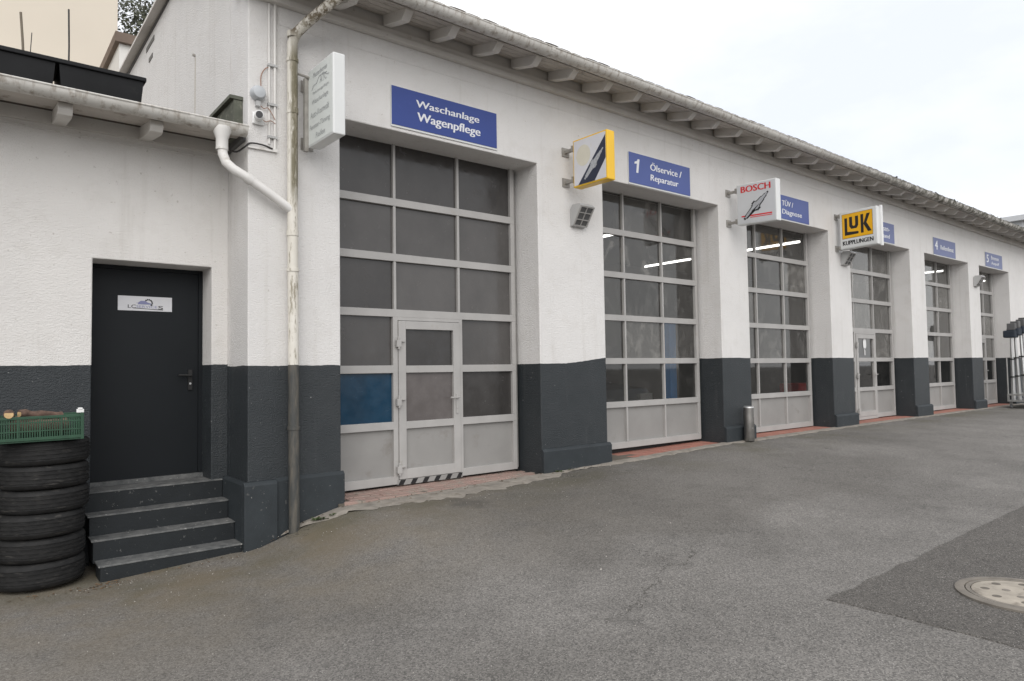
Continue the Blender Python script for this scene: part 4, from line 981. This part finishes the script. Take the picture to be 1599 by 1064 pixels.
for sx in (-.35, .35): MB().tube([(sx, -.2, .05), (sx + .03, -.2, .05)], .05, 12).build('wheel', M_black, cb)
# parked car bulk on the second bay, seen dimly through the dusty glass
car = thing('car', 'dark grey car parked inside the hall behind the second garage door', 'car', None, (8.75, 3.3, .02))
CP = [(-2.1, .35), (-2.08, .70), (-1.95, .86), (-1.1, .95), (-.45, 1.38), (.7, 1.42), (1.45, 1.02), (2.0, .92), (2.1, .6), (2.05, .30)]
mb = MB()
for s_ in range(5):
    q = [(-.86, .94), (-.80, 1.), (0, 1.), (.80, 1.), (.86, .94)][s_]
    mb.v += [(q[0] if v < .98 else q[0] * .80, u, v * q[1] + .02) for u, v in CP]
n = len(CP); mb.f = [(i * n + k, i * n + (k + 1) % n, (i + 1) * n + (k + 1) % n, (i + 1) * n + k) for i in range(4) for k in range(n)] + [tuple(range(n)), tuple(4 * n + k for k in range(n - 1, -1, -1))]
mb.build('body', plain('dark_car_paint', (.05, .055, .06), .25), car)
for sx in (-.78, .78):
    for y in (-1.35, 1.3): MB().tube([(sx - .1, y, .31), (sx + .1, y, .31)], .31, 20).build('wheel', M_black, car)
for sx in (-.6, .6): MB().box(sx - .16, sx + .16, -2.12, -2.05, .66, .80).build('headlight', M_silver, car)
mb = MB(); mb.add([(-.62, -1.08, 1.0), (.62, -1.08, 1.0), (.56, -.5, 1.37), (-.56, -.5, 1.37)], [(0, 1, 2, 3)]); mb.build('windscreen', M_greyd, car)

# ------------------------------------------------------------------ background
bd = thing('tall_cream_building', 'tall plain cream building rising behind the annex roof', 'building')
MB().box(-14, 3.42, 16, 26, -1, 17).build('wall', M_cream, bd); MB().box(-14.2, 3.6, 15.8, 26.2, 17, 17.3).build('roof', M_brown, bd)
wh = thing('pale_house', 'small pale house with brown fascia between the cream building and the gable', 'house')
MB().box(2.86, 7, 12, 15.5, -1, 9.38).build('wall', M_hwhite, wh); MB().box(2.76, 7.2, 11.88, 15.7, 9.38, 9.62).build('fascia', M_brown, wh)
mb = MB(); mb.prism([(11.95, 9.622), (13.75, 9.85), (15.6, 9.622)], lambda u, v, w_: (w_, u, v), 2.85, 7.1); mb.build('roof', M_tile, wh)
fb = thing('far_building', 'grey building beyond the far end of the workshop roof', 'building')
MB().box(38.5, 60, 3.2, 14, -1, 7.85).build('wall', M_farwall, fb); MB().box(38.2, 60.3, 2.9, 14.3, 7.855, 8.1).build('roof', M_farwall, fb)
# tree behind the house
tre = thing('tree', 'leafy tree showing above the pale house and brown fascia', 'tree', None, (4.6, 18.8, .5))
mb = MB(); mb.tube([(.9, 0, 0), (.9, 0, 5), (.7, .1, 9), (.6, 0, 12)], [.22, .17, .12, .03], 10)
for i in range(9):
    a = i * 2.4; z0_ = 6.5 + i * .5; mb.tube([(.75, 0, z0_), (.75 + .7 * math.cos(a), .7 * math.sin(a), z0_ + 1.1), (.7 + 1.4 * math.cos(a), 1.4 * math.sin(a), z0_ + 1.7)], [.045, .03, .012], 6)
mb.build('trunk', M_trunk, tre, smooth=True)
mb = MB(); rnd = random.Random(3)
cl_ = [Vector((rnd.gauss(.5, .8), rnd.gauss(.5, .6), 11.6 + rnd.gauss(0, 1.7))) for _ in range(110)]
for c_ in cl_:
    for _ in range(85):
        p_ = c_ + Vector((rnd.gauss(0, .32), rnd.gauss(0, .32), rnd.gauss(0, .28))); s_ = rnd.uniform(.06, .12)
        a = Vector((rnd.gauss(0, 1), rnd.gauss(0, 1), rnd.gauss(0, .6))).normalized(); b = a.orthogonal().normalized()
        mb.add([p_ - a * s_, p_ + b * s_ * .5, p_ + a * s_, p_ - b * s_ * .5], [(0, 1, 2, 3)])
o = mb.build('crown', M_leaf, tre)

# ------------------------------------------------------------------ weeds and loose grit
def weed(x, y, n, s_, label):
    t = thing('weed', label, 'weed', 'weeds at the foot of the wall', (x, y, gz(x, y) + .012)); mb = MB(); rnd = random.Random(int(x * 100))
    for i in range(n):
        a = rnd.uniform(0, 6.28); l = s_ * rnd.uniform(.5, 1.2); tl = rnd.uniform(.25, .9); w_ = l * .16; d = Vector((math.cos(a), math.sin(a), 0)); q = Vector((-d.y, d.x, 0)); o_ = Vector((rnd.uniform(-s_, s_), rnd.uniform(-.02, .02), 0))
        m_ = o_ + d * l * .5 + Vector((0, 0, l * tl * .6)); e = o_ + d * l + Vector((0, 0, l * tl * .55))
        mb.add([o_, m_ + q * w_, e, m_ - q * w_], [(0, 1, 2, 3)])
    mb.build('leaves', M_weed, t)
weed(2.80, -.17, 46, .055, 'low weed growing at the wall foot beside the downpipe'); weed(2.93, -.2, 20, .04, 'tiny weed beside the larger one near the downpipe')
weed(6.10, -.09, 30, .045, 'small weed at the foot of the first pier'); weed(6.3, -.08, 14, .035, 'tiny weed further along the first pier foot')
mb = MB(); rnd = random.Random(11)
for i in range(1500):
    if i < 500: x = rnd.uniform(.6, 7); y = -rnd.random() ** 2 * 1.0 - .02
    else: x = rnd.uniform(-1, 16); y = rnd.uniform(-6.5, -.3)
    if x < 2.1 and y > -.12 : y -= .12
    z_ = gz(x, y) + (.012 if y > -.3 and x > 2.4 else .001); r = rnd.uniform(.002, .0065) * (1.6 if i % 40 == 0 else 1)
    mb.add([(x + r * math.cos(a) * rnd.uniform(.7, 1.3), y + r * math.sin(a) * rnd.uniform(.7, 1.3), z_) for a in (0, 1.57, 3.14, 4.71)] + [(x, y, z_ + r)], [(0, 1, 4), (1, 2, 4), (2, 3, 4), (3, 0, 4)])
o = mb.build('grit', plain('pale_grit', (.33, .31, .28), .9, var=.4, vs=15.)); tag(o, 'scattered pale grit and small stones on the asphalt', 'grit'); o['kind'] = 'stuff'
mb = MB()
for i in range(160):
    x = rnd.choice([rnd.gauss(.92, .12), rnd.uniform(.2, 2.4), rnd.uniform(2.3, 7)]); y = -.05 - abs(rnd.gauss(0, .09)); r = rnd.uniform(.008, .02); a = rnd.uniform(0, 6.28); z_ = gz(x, y) + .006 + (.012 if x > 2.4 else 0)
    if .2 < x < .88: y -= .02
    mb.add([(x + r * math.cos(a), y + r * math.sin(a), z_), (x - r * .4 * math.sin(a), y + r * .4 * math.cos(a), z_ + .008), (x - r * math.cos(a), y - r * math.sin(a), z_ + .003), (x + r * .4 * math.sin(a), y - r * .4 * math.cos(a), z_ + .004)], [(0, 1, 2, 3)])
o = mb.build('leaf_litter', plain('dead_leaf', (.12, .075, .04), .8, var=.4, vs=30.)); tag(o, 'dead leaf scraps gathered along the foot of the wall', 'leaf litter'); o['kind'] = 'stuff'
